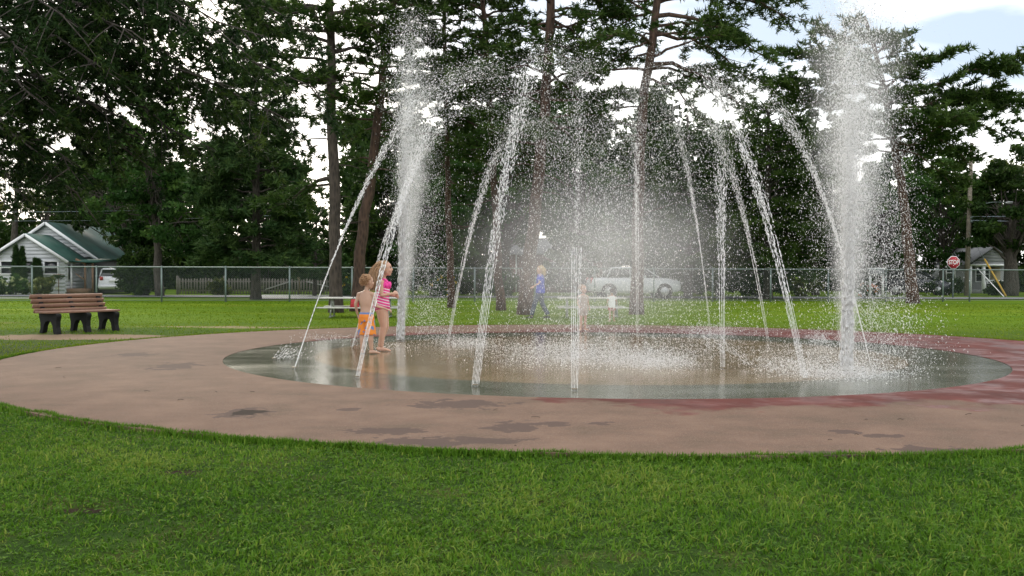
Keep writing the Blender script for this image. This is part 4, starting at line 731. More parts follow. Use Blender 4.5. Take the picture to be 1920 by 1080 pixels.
# ------------------------------------------------------------------ bench and picnic tables
PLK = mat('reddish_brown_plank', (0.24, 0.130, 0.088), .7, var=.12, vscale=14, bump=.1); CAST = mat('black_moulded_leg', (0.011, 0.011, 0.011), .7, var=.2, bump=.15, spec=.2)
ba = math.radians(58); bL = 1.54; bc = G(64, 626)
u = np.array([math.cos(ba), math.sin(ba), 0]); nf_ = np.array([math.sin(ba), -math.cos(ba), 0])
b0 = bc + u * .10                                        # foot of the near left rear leg
bn = thing('park_bench', b0 + u * (bL * .5) + nf_ * .3 + [0, 0, 0], 'park bench with reddish brown planks and black arched legs', 'bench')
def BP(a, f, zz): return b0 + u * a + nf_ * f + np.array([0, 0, zz])
for a in (0.02, .70, 1.37):                              # arched leg frames with two splayed feet
    prof = [(-.02, 0), (.10, 0), (.13, .06), (.165, .17), (.235, .245), (.335, .27), (.435, .245), (.50, .17), (.53, .06), (.56, 0), (.69, 0), (.68, .05), (.645, .14), (.65, .26), (.69, .36), (.68, .40), (.60, .415), (.30, .415), (.02, .43), (-.035, .42), (-.02, .33), (.03, .22), (.03, .10), (-.005, .05)]
    bm = bmesh.new(); vs = [bm.verts.new(BP(a, f * .84, zz) - WLOC[bn.name]) for f, zz in prof]; fa = bm.faces.new(vs); ex = bmesh.ops.extrude_face_region(bm, geom=[fa]); bmesh.ops.translate(bm, vec=Vector(u * .10), verts=[v for v in ex['geom'] if isinstance(v, bmesh.types.BMVert)])
    bmesh.ops.recalc_face_normals(bm, faces=bm.faces); me = bpy.data.meshes.new('leg'); bm.to_mesh(me); bm.free(); obj('leg', me, CAST, bn)
    m_ = MB(); m_.bar(BP(a + .065, .035, .40), BP(a + .065, -.155, .80), .09, .05, up=nf_); obj('back_support', m_, CAST, bn)
for k in range(4):
    z_ = .445 + .094 * k + .015; f = .03 - .047 * k; m_ = MB(); m_.bar(BP(-.12, f, z_), BP(bL, f, z_), .034, .088, up=(nf_ * .42 + np.array([0, 0, .9]))); obj('back_plank', m_, PLK, bn)
for k in range(3): m_ = MB(); m_.bar(BP(-.12, .13 + .15 * k, .435), BP(bL, .13 + .15 * k, .435), .135, .04); obj('seat_plank', m_, PLK, bn)
GREYP = mat('pale_grey_table_top', (0.50, 0.49, 0.45), .6, var=.12, vscale=5); PIPE = mat('galvanised_pipe', (0.42, 0.43, 0.42), .4, metal=.5)
def table(pxa, pxb, d, label):
    A, B = ground_at(pxa, d), ground_at(pxb, d); mid = (A + B) / 2; t = thing('picnic_table', mid, label, 'picnic table', 'low picnic tables behind the splash pad'); l_ = B[0] - A[0]; ht, hb = .535, .275
    for k in range(4): m_ = MB(); m_.box(mid + [0, -.27 + .18 * k, ht], (l_ * .985, .165, .035)); obj('top_plank', m_, GREYP, t)
    for s in (-1, 1):
        for k in range(2): m_ = MB(); m_.box(mid + [0, s * (.56 + .15 * k - .075), hb], (l_, .14, .032)); obj('seat_plank', m_, GREYP, t)
    for s in (-1, 1):
        x_ = mid + [s * l_ * .36, 0, 0]
        for q in (-1, 1): m_ = MB(); m_.tube([x_ + [0, q * .1, ht - .02], x_ + [0, q * .3, .01]], .024, 8); obj('leg', m_, PIPE, t); m_ = MB(); m_.tube([x_ + [0, q * .2, hb - .05], x_ + [0, q * .62, hb - .02]], .02, 8); obj('seat_support', m_, PIPE, t)
        m_ = MB(); m_.tube([x_ + [0, -.42, .015], x_ + [0, .42, .015]], .022, 8); obj('foot', m_, PIPE, t)
    return mid, ht
mid1, ht = table(602, 752, 28.6, 'low pale picnic table behind the two children'); table(1045, 1174, 29.2, 'low pale picnic table behind the spray, right of the walking person')
# towel and bag on the left table
TOW = mat('aqua_towel', (0.22, 0.5, 0.5), .9, var=.25, vscale=12); BAG = mat('red_bag_fabric', (0.45, 0.03, 0.04), .8, var=.2)
q = D(706, 556, 28.5); tw = MB(); R = np.random.default_rng(5)
for k in range(5): tw.tube(curve((q[0] - .16, 28.42 + .05 * k, ht + .05), (q[0] + .16, 28.44 + .05 * k, ht + .06 + .02 * (k % 2)), .06, 7, .01, R), .045, 7)
single('towel', tw, TOW, (q[0], 28.5, ht + .02), 'crumpled aqua towel lying on the left picnic table', 'towel', smooth=True)
q = D(668, 572, 28.3); bgt = thing('bag', (q[0], 28.05, .291), 'small red bag on the near bench of the left picnic table', 'bag'); m_ = MB(); m_.box((q[0], 28.03, .40), (.24, .13, .22), taper=.75); obj('body', m_, BAG, bgt); m_ = MB(); m_.tube(curve((q[0] - .07, 28.03, .50), (q[0] + .07, 28.03, .50), .09, 8), .01, 5); obj('strap', m_, BLK, bgt)

# ------------------------------------------------------------------ people
def skinmat(name, c1, c2):
    m_ = mat(name, c1, .38, col2=c2, vscale=7, spec=.35); b = m_.node_tree.nodes['Principled BSDF']; b.inputs['Subsurface Weight'].default_value = .12; b.inputs['Subsurface Radius'].default_value = (.02, .008, .004); b.inputs['Subsurface Scale'].default_value = .5; return m_
SKIN = skinmat('tanned_skin', (0.43, 0.265, 0.185), (0.50, 0.32, 0.235)); SKINP = skinmat('fair_skin', (0.52, 0.31, 0.22), (0.58, 0.365, 0.27)); EYE = mat('eye', (0.03, 0.022, 0.018), .2); LIP = mat('lips', (0.4, 0.14, 0.11), .5)
def remesh(mb, voxel, it=4):
    me = mb.mesh('tmp'); o = bpy.data.objects.new('tmp', me); COL.objects.link(o)
    r = o.modifiers.new('r', 'REMESH'); r.mode = 'VOXEL'; r.voxel_size = voxel; r.use_smooth_shade = True
    s = o.modifiers.new('s', 'SMOOTH'); s.iterations = it; s.factor = .5
    dg = bpy.context.evaluated_depsgraph_get(); m2 = bpy.data.meshes.new_from_object(o.evaluated_get(dg)); bpy.data.objects.remove(o); return m2
def A(*p): return np.array(p, float)
def lim(mb, pts, rad, n=10, rad2=None, side=None):
    P = resample_r(np.array(pts, float), 14); s = np.linspace(0, 1, len(rad)); k = np.linspace(0, 1, 14)
    q = np.concatenate([[0], np.cumsum(np.linalg.norm(np.diff(np.array(pts, float), axis=0), axis=1))]); q /= q[-1]
    r1 = np.interp(k, q, rad); r2 = None if rad2 is None else np.interp(k, q, rad2); mb.tube(P, r1, n, r2, side)
def resample_r(P, n): return resample(P, n)
def hand(mb, W, E, s, palm, curl=.5, thumb=1):
    """hand at wrist W reaching along (W-E); palm = palm normal; fingers curl towards it"""
    f = nrm(W - E); p = nrm(palm - f * (f @ palm)); sd_ = np.cross(f, p); c = W + f * .035 * s
    mb.tube([W - f * .01 * s, W + f * .02 * s, W + f * .06 * s, W + f * .075 * s], np.array([.016, .024, .03, .026]) * s, 10, np.array([.013, .013, .013, .011]) * s, side=sd_)
    for k, (o, l) in enumerate(((-.024, .05), (-.008, .058), (.008, .055), (.023, .043))):
        a = W + f * .07 * s + sd_ * o * s; b = a + (f * math.cos(curl * .6) + p * math.sin(curl * .6)) * l * .5 * s; c_ = b + (f * math.cos(curl * 1.7) + p * math.sin(curl * 1.7)) * l * .55 * s; mb.tube([a, (a + b) / 2, b, c_], np.array([.0085, .0085, .008, .0065]) * s, 7)
    a = W + f * .025 * s + sd_ * thumb * .022 * s; b = a + (f * .7 + sd_ * thumb * .6 + p * .35) * .035 * s; c_ = b + (f * .9 + p * .4) * .026 * s; mb.tube([a, b, c_], np.array([.011, .0095, .0075]) * s, 7)
def foot(mb, An, d, s, w=1.0):
    d = nrm(A(d[0], d[1], 0)); sd_ = A(-d[1], d[0], 0); g_ = A(An[0], An[1], 0)
    mb.tube([g_ - d * .045 * s + [0, 0, .03 * s], g_ - d * .03 * s + [0, 0, .032 * s], g_ + d * .03 * s + [0, 0, .036 * s], g_ + d * .09 * s + [0, 0, .026 * s], g_ + d * .135 * s + [0, 0, .017 * s]], np.array([.022, .032, .034, .038, .034]) * s * w, 10, np.array([.024, .03, .034, .022, .014]) * s, side=sd_)
    for k, o in enumerate((-.024, -.011, .001, .013, .026)): mb.tube([g_ + d * .125 * s + sd_ * o * s + [0, 0, .014 * s], g_ + d * (.165 - .004 * k) * s + sd_ * o * s + [0, 0, .011 * s]], [.0085 * s, .007 * s], 6)
def head(mb, c, fd, s, hh=.105):
    """head centre c, face direction fd"""
    f = nrm(A(*fd)); sd_ = nrm(np.cross([0, 0, 1], f)); u_ = np.cross(f, sd_); R = np.stack([f, sd_, u_], 1)
    mb.ball(c + u_ * .018 * s - f * .008 * s, np.array([.092, .074, .085]) * s, 18, 12, R); mb.ball(c - u_ * .035 * s + f * .022 * s, np.array([.062, .056, .062]) * s, 16, 10, R)
    mb.ball(c - u_ * .082 * s + f * .05 * s, np.array([.026, .028, .02]) * s, 10, 8, R); mb.ball(c + f * .088 * s - u_ * .022 * s, np.array([.017, .012, .014]) * s, 10, 8, R); mb.tube([c + f * .078 * s + u_ * .012 * s, c + f * .094 * s - u_ * .018 * s], [.008 * s, .012 * s], 8)
    mb.ball(c + f * .074 * s - u_ * .055 * s, np.array([.013, .024, .012]) * s, 10, 8, R)
    for k in (-1, 1): mb.ball(c + sd_ * k * .072 * s - f * .012 * s - u_ * .008 * s, np.array([.02, .01, .03]) * s, 10, 8, R); mb.ball(c + sd_ * k * .036 * s + f * .058 * s - u_ * .028 * s, np.array([.026, .024, .024]) * s, 10, 8, R)
    return f, sd_, u_, R
def face_bits(root, c, fr, s):
    f, sd_, u_, R = fr
    for k in (-1, 1): m_ = MB(); m_.ball(c + f * .078 * s + sd_ * k * .032 * s + u_ * .012 * s, np.array([.007, .012, .007]) * s, 8, 6, R); obj('eye', m_, EYE, root, smooth=True); m_ = MB(); m_.tube([c + f * .082 * s + sd_ * k * .017 * s + u_ * .031 * s, c + f * .074 * s + sd_ * k * .048 * s + u_ * .031 * s], .004 * s, 6); obj('eyebrow', m_, root_hair[0], root)
    m_ = MB(); m_.ball(c + f * .085 * s - u_ * .056 * s, np.array([.005, .02, .006]) * s, 8, 6, R); obj('mouth', m_, LIP, root, smooth=True)
root_hair = [None]
def hair(c, fr, s, R_, n, length, down=0.0, back=0.3, cover=.25, r=.011, grav=1.0):
    """locks combed over the scalp"""
    f, sd_, u_, R = fr; mb = MB(); rad = np.array([.094, .079, .088]) * s; cc = c + u_ * .02 * s - f * .01 * s
    mb.ball(cc - f * .012 * s + u_ * .008 * s, rad * [.9, .97, .97], 16, 10, R)
    for q in range(n):
        while True:
            d = nrm(R_.normal(0, 1, 3))
            lim_ = cover if d[0] < .25 else .45
            if d[0] > .40 and d[2] < .80: continue
            if d[2] > -lim_ - (.55 if d[0] < -.2 else 0) + (.0 if d[0] < 0 else .35): break
        P = [cc + R @ (d * rad)]; v = nrm(R @ A(d[0] * .4 - back - (.75 if d[0] > -.25 else 0), d[1] * .6, d[2] * .2 + .2)); L_ = length * s * R_.uniform(.7, 1.15)
        for k in range(5):
            v = nrm(v + A(0, 0, -.55 * grav) + R_.normal(0, .13, 3)); nx_ = P[-1] + v * L_ / 5; e = R.T @ (nx_ - cc); q_ = np.linalg.norm(e / rad)
            if q_ < 1.0: nx_ = cc + R @ (e / q_ * 1.01)
            P.append(nx_)
        mb.tube(P, np.linspace(r, r * .35, 6) * s, 4, cap=False)
    return mb
def body_mesh(j, s, vox, fr_out, torso, arm=(.036, .031, .026, .019), leg=(.07, .058, .043, .046, .027), lift=None):
    mb = MB(); sd_ = j['side']
    mb.tube(resample(np.array([t[0] for t in torso]), 16), np.interp(np.linspace(0, 1, 16), np.linspace(0, 1, len(torso)), [t[1] for t in torso]), 16, np.interp(np.linspace(0, 1, 16), np.linspace(0, 1, len(torso)), [t[2] for t in torso]), side=sd_)
    mb.tube([torso[-1][0] - [0, 0, .05 * s], j['neck'], j['head'] - [0, 0, .03 * s]], np.array([.05, .036, .038]) * s, 12)
    fr = head(mb, j['head'], j['face'], s * j.get('hs', 1))
    for k in 'LR':
        S, E, W = j['sh' + k], j['el' + k], j['wr' + k]; mb.ball(S, .043 * s, 10, 8); lim(mb, [S, (S + E) / 2, E, W], np.array(arm) * s); lim(mb, [torso[-1][0] - [0, 0, .03 * s], S], np.array([.045, .038]) * s); hand(mb, W, E, s * 1.0, j['palm' + k], j.get('curl' + k, .5), j.get('th' + k, 1))
        H, K, An = j['hip' + k], j['kn' + k], j['an' + k]; cf = K * .62 + An * .38 - nrm(A(j['toe' + k][0], j['toe' + k][1], 0)) * .012 * s; lim(mb, [H, (H + K) / 2, K, cf, An], np.array(leg) * s, 12); foot(mb, An, j['toe' + k], s)
    fr_out.append(fr); return remesh(mb, vox, 3)

def person(label, loc, j, s, vox, torso, skin, hairm, hargs, cloth, rot=0.0, leg=(.07, .058, .043, .046, .027), arm=(.036, .031, .026, .019), seed=1, group='people at the splash pad', face=True):
    t = thing('person', loc, label, 'person', group); WLOC[t.name] = np.zeros(3); t.rotation_euler.z = rot; fr = []
    me = body_mesh(j, s, vox, fr, torso, arm, leg); obj('body', me, skin, t, smooth=True); root_hair[0] = hairm
    hs = s * j.get('hs', 1)
    if face: face_bits(t, j['head'], fr[0], hs)
    obj('hair', hair(j['head'], fr[0], hs, np.random.default_rng(seed), *hargs), hairm, t, smooth=True)
    for nm, mb, mm, vx in cloth:
        me = remesh(mb, vx, 3) if vx else mb; obj(nm, me, mm, t, smooth=True)
    return t
HAIRG = mat('wet_auburn_blond_hair', (0.24, 0.135, 0.065), .45, col2=(0.44, 0.27, 0.14), vscale=30); HAIRB = mat('sandy_blond_hair', (0.25, 0.13, 0.06), .6, col2=(0.42, 0.25, 0.13), vscale=40); HAIRW = mat('blond_hair', (0.42, 0.30, 0.14), .55, col2=(0.62, 0.48, 0.27), vscale=30); HAIRD = mat('dark_brown_hair', (0.04, 0.025, 0.018), .6, var=.3, vscale=30)

# girl in a pink and white striped swimsuit, facing right
g = NG('pink_white_striped_swim_fabric'); x, y, z = g.sep()
ph = g.math('FRACT', g.math('MULTIPLY', g.math('ADD', z, g.math('MULTIPLY', x, .28)), 23.0)); stp = g.smooth(ph, .62, .66); top = g.smooth(z, 1.005, 1.02)
c = g.mix(stp, (0.75, 0.035, 0.26), (0.78, 0.66, 0.70)); c = g.mix(top, c, g.ramp(g.noise(40, 3), [(.35, (0.80, 0.035, 0.33)), (.7, (0.85, 0.12, 0.42))]))
g.l.new(c, g.b.inputs['Base Color']); g.b.inputs['Roughness'].default_value = .6; SUIT = g.m
gp = G(717, 661) + [0, 0, .022]
gt = [(A(-.005, 0, .60), .085, .085), (A(-.015, 0, .67), .120, .098), (A(-.01, 0, .76), .112, .092), (A(.0, 0, .85), .102, .085), (A(.012, 0, .95), .115, .092), (A(.012, 0, 1.04), .122, .088), (A(.005, 0, 1.10), .10, .068), (A(.006, 0, 1.135), .055, .05)]
gj = dict(side=A(0, 1, 0), neck=A(.015, 0, 1.16), head=A(.05, 0, 1.292), face=(1, -.06, .04), hs=1.12,
    shL=A(.005, .125, 1.075), elL=A(.02, .165, .90), wrL=A(.175, .10, .865), shR=A(.0, -.125, 1.075), elR=A(.005, -.165, .875), wrR=A(.17, -.125, .905),
    palmL=A(.1, -1, -.3), palmR=A(.3, 1, -.4), curlL=1.3, curlR=1.45, thL=-1, thR=1,
    hipL=A(-.01, .065, .66), knL=A(.045, .07, .385), anL=A(-.055, .065, .075), hipR=A(-.01, -.065, .66), knR=A(.025, -.065, .385), anR=A(-.005, -.07, .075), toeL=(1, .15), toeR=(1, -.12))
sm = MB(); zz = [(t[0], t[1] + .011, t[2] + .012) for t in gt[1:7]]
sm.tube(np.array([A(-.015, 0, .665)] + [q[0] for q in zz[1:]] + [A(.006, 0, 1.105)]), [zz[0][1] + .02, zz[1][1] + .012, zz[2][1] + .006, zz[3][1], zz[4][1] - .004, .098, .06], 28, [zz[0][2] + .03, zz[1][2] + .018, zz[2][2] + .006, zz[3][2], zz[4][2], .08, .058], side=(0, 1, 0))
ru = MB()                                                # ruffle across the chest and the shoulder straps
for k in range(26):
    a = k / 26 * 2 * math.pi; e = A(.013 + .105 * math.sin(a), .13 * math.cos(a), 1.035 + .012 * math.sin(k * 2.4)); ru.ball(e, (.022, .026, .045), 8, 6)
for k in (-1, 1): lim(ru, [A(.085, k * .07, 1.06), A(.045, k * .085, 1.125), A(-.035, k * .085, 1.125), A(-.075, k * .07, 1.05)], [.013] * 4)
bot = MB(); bot.tube([A(-.008, 0, .615), A(-.012, 0, .65), A(-.015, 0, .70)], [.095, .128, .131], 20, [.09, .107, .108], side=(0, 1, 0))
for k in (-1, 1): lim(bot, [A(-.012, k * .06, .66), A(-.006, k * .066, .615)], [.08, .078])
person('girl in pink and white striped swimsuit facing right, long wet hair', gp, gj, 1.0, .0085, gt, SKINP, HAIRG, (240, .33, 0, .06, .35, .008, 1.6), [('swimsuit', sm, SUIT, 0), ('ruffle', ru, mat('bright_pink_fabric', (0.82, 0.05, 0.34), .6, var=.2, vscale=30), 0), ('swim_bottom', bot, mat('dark_pink_fabric', (0.6, 0.03, 0.2), .6), 0)], seed=4, leg=(.086, .074, .052, .054, .029), arm=(.039, .034, .029, .021))

# boy in orange trunks, seen from behind
bp_ = G(687, 666) + [0, 0, .022]; s = .86
bt = [(A(0, 0, .50), .085, .07), (A(-.005, 0, .56), .105, .078), (A(0, 0, .64), .098, .07), (A(.004, 0, .72), .10, .07), (A(.0, 0, .80), .118, .074), (A(-.008, 0, .87), .125, .068), (A(-.008, 0, .92), .105, .055), (A(-.004, 0, .955), .05, .045)]
bj = dict(side=A(0, 1, 0), neck=A(.0, 0, .98), head=A(.018, -.012, 1.088), face=(.85, -.53, .0), hs=1.18,
    shL=A(-.005, .13, .895), elL=A(-.03, .178, .745), wrL=A(.03, .178, .60), shR=A(-.005, -.13, .895), elR=A(.0, -.175, .725), wrR=A(.06, -.315, .68),
    palmL=A(.3, -1, 0), palmR=A(.3, .2, -1), curlL=.6, curlR=1.0, thL=1, thR=1,
    hipL=A(0, .06, .55), knL=A(.015, .068, .31), anL=A(-.005, .075, .06), hipR=A(0, -.06, .55), knR=A(.02, -.07, .31), anR=A(.01, -.085, .06), toeL=(.8, .3), toeR=(.75, -.75))
g = NG('orange_blue_print_trunks'); x, y, z = g.sep(); v = g.noise(15, 1.5, .4); k_ = g.smooth(v, .57, .60); wb = g.smooth(z, .598, .604)
c = g.mix(k_, g.ramp(g.noise(5, 3), [(.3, (0.68, 0.20, 0.02)), (.7, (0.78, 0.28, 0.04))]), (0.14, 0.21, 0.40)); c = g.mix(wb, c, (0.13, 0.21, 0.42)); g.l.new(c, g.b.inputs['Base Color']); g.b.inputs['Roughness'].default_value = .75; TRK = g.m
tk_ = MB(); tk_.tube([A(0, 0, .49), A(-.003, 0, .56), A(0, 0, .625)], [.12, .125, .112], 20, [.094, .096, .082], side=(0, 1, 0))
for k in (-1, 1): lim(tk_, [A(0, k * .055, .57), A(.006, k * .064, .45), A(.012, k * .072, .325), A(.013, k * .073, .29)], [.07, .073, .078, .08], 14)
person('bare chested boy in orange and blue swim trunks, seen from behind', bp_, bj, s, .0078, bt, SKIN, HAIRB, (330, .035, 0, .1, .2, .008, .5), [('swim_trunks', tk_, TRK, .007)], rot=math.radians(66), seed=5, leg=(.072, .06, .046, .050, .031), arm=(.037, .034, .03, .022))

# person in a blue top walking left on the far lawn
wp_ = G(1013, 597); SC_ = 1.43 / 1.65
def wv_(d): return {k: (v * SC_ if isinstance(v, np.ndarray) and k not in ('side', 'palmL', 'palmR') else v) for k, v in d.items()}
wt_ = [(A(0, 0, .78), .12, .10), (A(0, 0, .88), .165, .12), (A(0, 0, 1.0), .145, .105), (A(0, 0, 1.12), .145, .105), (A(0, 0, 1.25), .165, .11), (A(0, 0, 1.34), .16, .085), (A(0, 0, 1.40), .07, .06)]
wt_ = [(a * SC_, b * SC_, c_ * SC_) for a, b, c_ in wt_]
wj = wv_(dict(side=A(0, 1, 0), neck=A(.01, 0, 1.43), head=A(.02, 0, 1.545), face=(.8, .5, -.1), shL=A(0, .18, 1.33), elL=A(.0, .3, 1.13), wrL=A(.16, .44, 1.03), shR=A(0, -.18, 1.33), elR=A(-.03, -.24, 1.08), wrR=A(-.02, -.25, .84), palmL=A(0, -1, -1), palmR=A(0, 1, 0), curlL=.5, curlR=.6, thL=1, thR=1, hipL=A(0, .09, .86), knL=A(.16, .10, .50), anL=A(.27, .10, .10), hipR=A(0, -.09, .86), knR=A(-.04, -.1, .48), anR=A(-.24, -.1, .12), toeL=(1, 0), toeR=(1, -.1)))
BLUE = mat('royal_blue_top_fabric', (0.025, 0.055, 0.42), .8, var=.25, vscale=9); PANT = mat('dark_navy_trousers', (0.035, 0.06, 0.10), .85, var=.2); SHOE = mat('dark_shoes', (0.03, 0.03, 0.035), .7)
tp = MB(); tp.tube([A(0, 0, .80) * SC_, A(0, 0, .9) * SC_, A(0, 0, 1.0) * SC_, A(0, 0, 1.12) * SC_, A(0, 0, 1.25) * SC_, A(0, 0, 1.35) * SC_, A(0, 0, 1.40) * SC_], np.array([.20, .195, .175, .172, .185, .175, .09]) * SC_, 18, np.array([.15, .15, .135, .13, .13, .10, .075]) * SC_, side=(0, 1, 0))
for k in 'LR': lim(tp, [wj['sh' + k], wj['sh' + k] * .3 + wj['el' + k] * .7], [.068 * SC_, .066 * SC_])
pn = MB(); pn.tube([A(0, 0, .76) * SC_, A(0, 0, .86) * SC_, A(0, 0, .95) * SC_], np.array([.15, .18, .165]) * SC_, 16, np.array([.12, .135, .12]) * SC_, side=(0, 1, 0))
for k in 'LR': lim(pn, [wj['hip' + k], wj['kn' + k], wj['an' + k]], np.array([.1, .078, .07]) * SC_)
shm = []
for k in 'LR':
    m_ = MB(); foot(m_, wj['an' + k], wj['toe' + k], 1.25 * SC_, 1.1); shm.append(('shoe', m_, SHOE, .012))
person('person in a royal blue top and dark trousers walking left behind the spray', wp_, wj, 1.18 * SC_, .014, wt_, SKINP, HAIRW, (150, .15, 0, .1, .35, .01, 1.3), [('top', tp, BLUE, .012), ('trousers', pn, PANT, .012)] + shm, rot=math.radians(172), seed=6)

# two toddlers half hidden in the spray
def toddler(label, loc, h, rot, cloth, seed, hairm, skin):
    k_ = h / 1.2; S = lambda v: v * k_
    jj = {k: (S(v) if isinstance(v, np.ndarray) and k not in ('side', 'palmL', 'palmR') else v) for k, v in bj.items()}; jj['wrR'] = S(A(.10, -.2, .66)); jj['hs'] = 1.32; jj['face'] = (1, .1, 0)
    tt = [(S(a), b * k_ * 1.08, c_ * k_ * 1.15) for a, b, c_ in bt]; cl = []
    for nm, mm in cloth:
        m_ = MB()
        if nm == 'shirt':
            m_.tube([S(A(0, 0, z_)) for z_ in (.50, .56, .66, .78, .88, .93)], np.array([.128, .128, .122, .128, .135, .1]) * k_, 16, np.array([.1, .1, .095, .094, .09, .07]) * k_, side=(0, 1, 0))
            for q in 'LR': lim(m_, [jj['sh' + q], (jj['sh' + q] + jj['el' + q]) / 2], [.05 * k_, .05 * k_])
        else:
            m_.tube([S(A(0, 0, .49)), S(A(0, 0, .56)), S(A(0, 0, .6))], np.array([.12, .125, .118]) * k_, 16, np.array([.094, .096, .09]) * k_, side=(0, 1, 0))
            for q in (-1, 1): lim(m_, [S(A(0, q * .055, .57)), S(A(.01, q * .07, .40))], [.072 * k_, .074 * k_])
        cl.append((nm, m_, mm, .008))
    person(label, loc, jj, s * k_, .011, tt, skin, hairm, (120, .035, 0, .1, .2, .009, .5), cl, rot=rot, seed=seed)
WSH = mat('white_cotton', (0.75, 0.75, 0.74), .8); RSH = mat('dull_red_shorts', (0.42, 0.12, 0.09), .8); PSH = mat('pale_peach_swimsuit', (0.40, 0.33, 0.28), .8)
q = G(1147, 603) + [0, 0, .0]; toddler('toddler in a white shirt and reddish shorts behind the spray', q, .86, math.radians(100), [('shirt', WSH), ('shorts', RSH)], 7, HAIRD, SKIN)
q = G(1093, 622) + [0, 0, .022]; toddler('small child in pale swimwear, nearly lost in the centre spray', q, .98, math.radians(-60), [('shirt', PSH), ('shorts', PSH)], 8, HAIRB, SKINP)

# ------------------------------------------------------------------ water
def watermat(name, tr):
    m = bpy.data.materials.new(name); m.use_nodes = True; n = m.node_tree.nodes; l = m.node_tree.links; b = n['Principled BSDF']
    b.inputs['Base Color'].default_value = (0.997, 0.998, 0.998, 1); b.inputs['Roughness'].default_value = .25; b.inputs['Specular IOR Level'].default_value = .6
    t = n.new('ShaderNodeBsdfTranslucent'); t.inputs['Color'].default_value = (0.998, 0.998, 0.998, 1); ms = n.new('ShaderNodeMixShader'); ms.inputs[0].default_value = tr
    l.new(b.outputs[0], ms.inputs[1]); l.new(t.outputs[0], ms.inputs[2]); l.new(ms.outputs[0], n['Material Output'].inputs['Surface']); return m
WATER = watermat('white_water_drops', .25)
NOZ = mat('brass_nozzle', (0.2, 0.17, 0.12), .4, metal=.7)
OCT = np.array([(1, 0, 0), (-1, 0, 0), (0, 1, 0), (0, -1, 0), (0, 0, 1), (0, 0, -1)], float)
OCF = np.array([(0, 2, 4), (2, 1, 4), (1, 3, 4), (3, 0, 4), (2, 0, 5), (1, 2, 5), (3, 1, 5), (0, 3, 5)])
TET = np.array([(1, 1, 1), (-1, -1, 1), (-1, 1, -1), (1, -1, -1)], float) * .8; TEF = np.array([(0, 1, 2), (0, 3, 1), (0, 2, 3), (1, 3, 2)])
def drops(mb, P, V, wd, ln, R, tet=True):                 # P positions, V velocities (stretch direction), widths, lengths (half sizes)
    n = len(P)
    if not n: return
    d = nrm(V); a = nrm(np.cross(d, R.normal(0, 1, (n, 3)))); b = np.cross(d, a); B, F = (TET, TEF) if tet else (OCT, OCF)
    W = P[:, None] + B[None, :, 0:1] * (a * wd[:, None])[:, None] + B[None, :, 1:2] * (b * wd[:, None])[:, None] + B[None, :, 2:3] * (d * ln[:, None])[:, None]
    k = np.arange(n)[:, None, None] * len(B); mb.add(W.reshape(-1, 3), t=(k + F[None]).reshape(-1, 3))
GR = np.array([0, 0, -9.81]); WIND = np.array([.10, 0.0, 0.0])
def nozzle(root, P):
    m_ = MB(); m_.tube([P + [0, 0, PZ - .006], P + [0, 0, PZ + .003]], [.035, .03], 12, side=(1, 0, 0)); obj('nozzle', m_, NOZ, root)
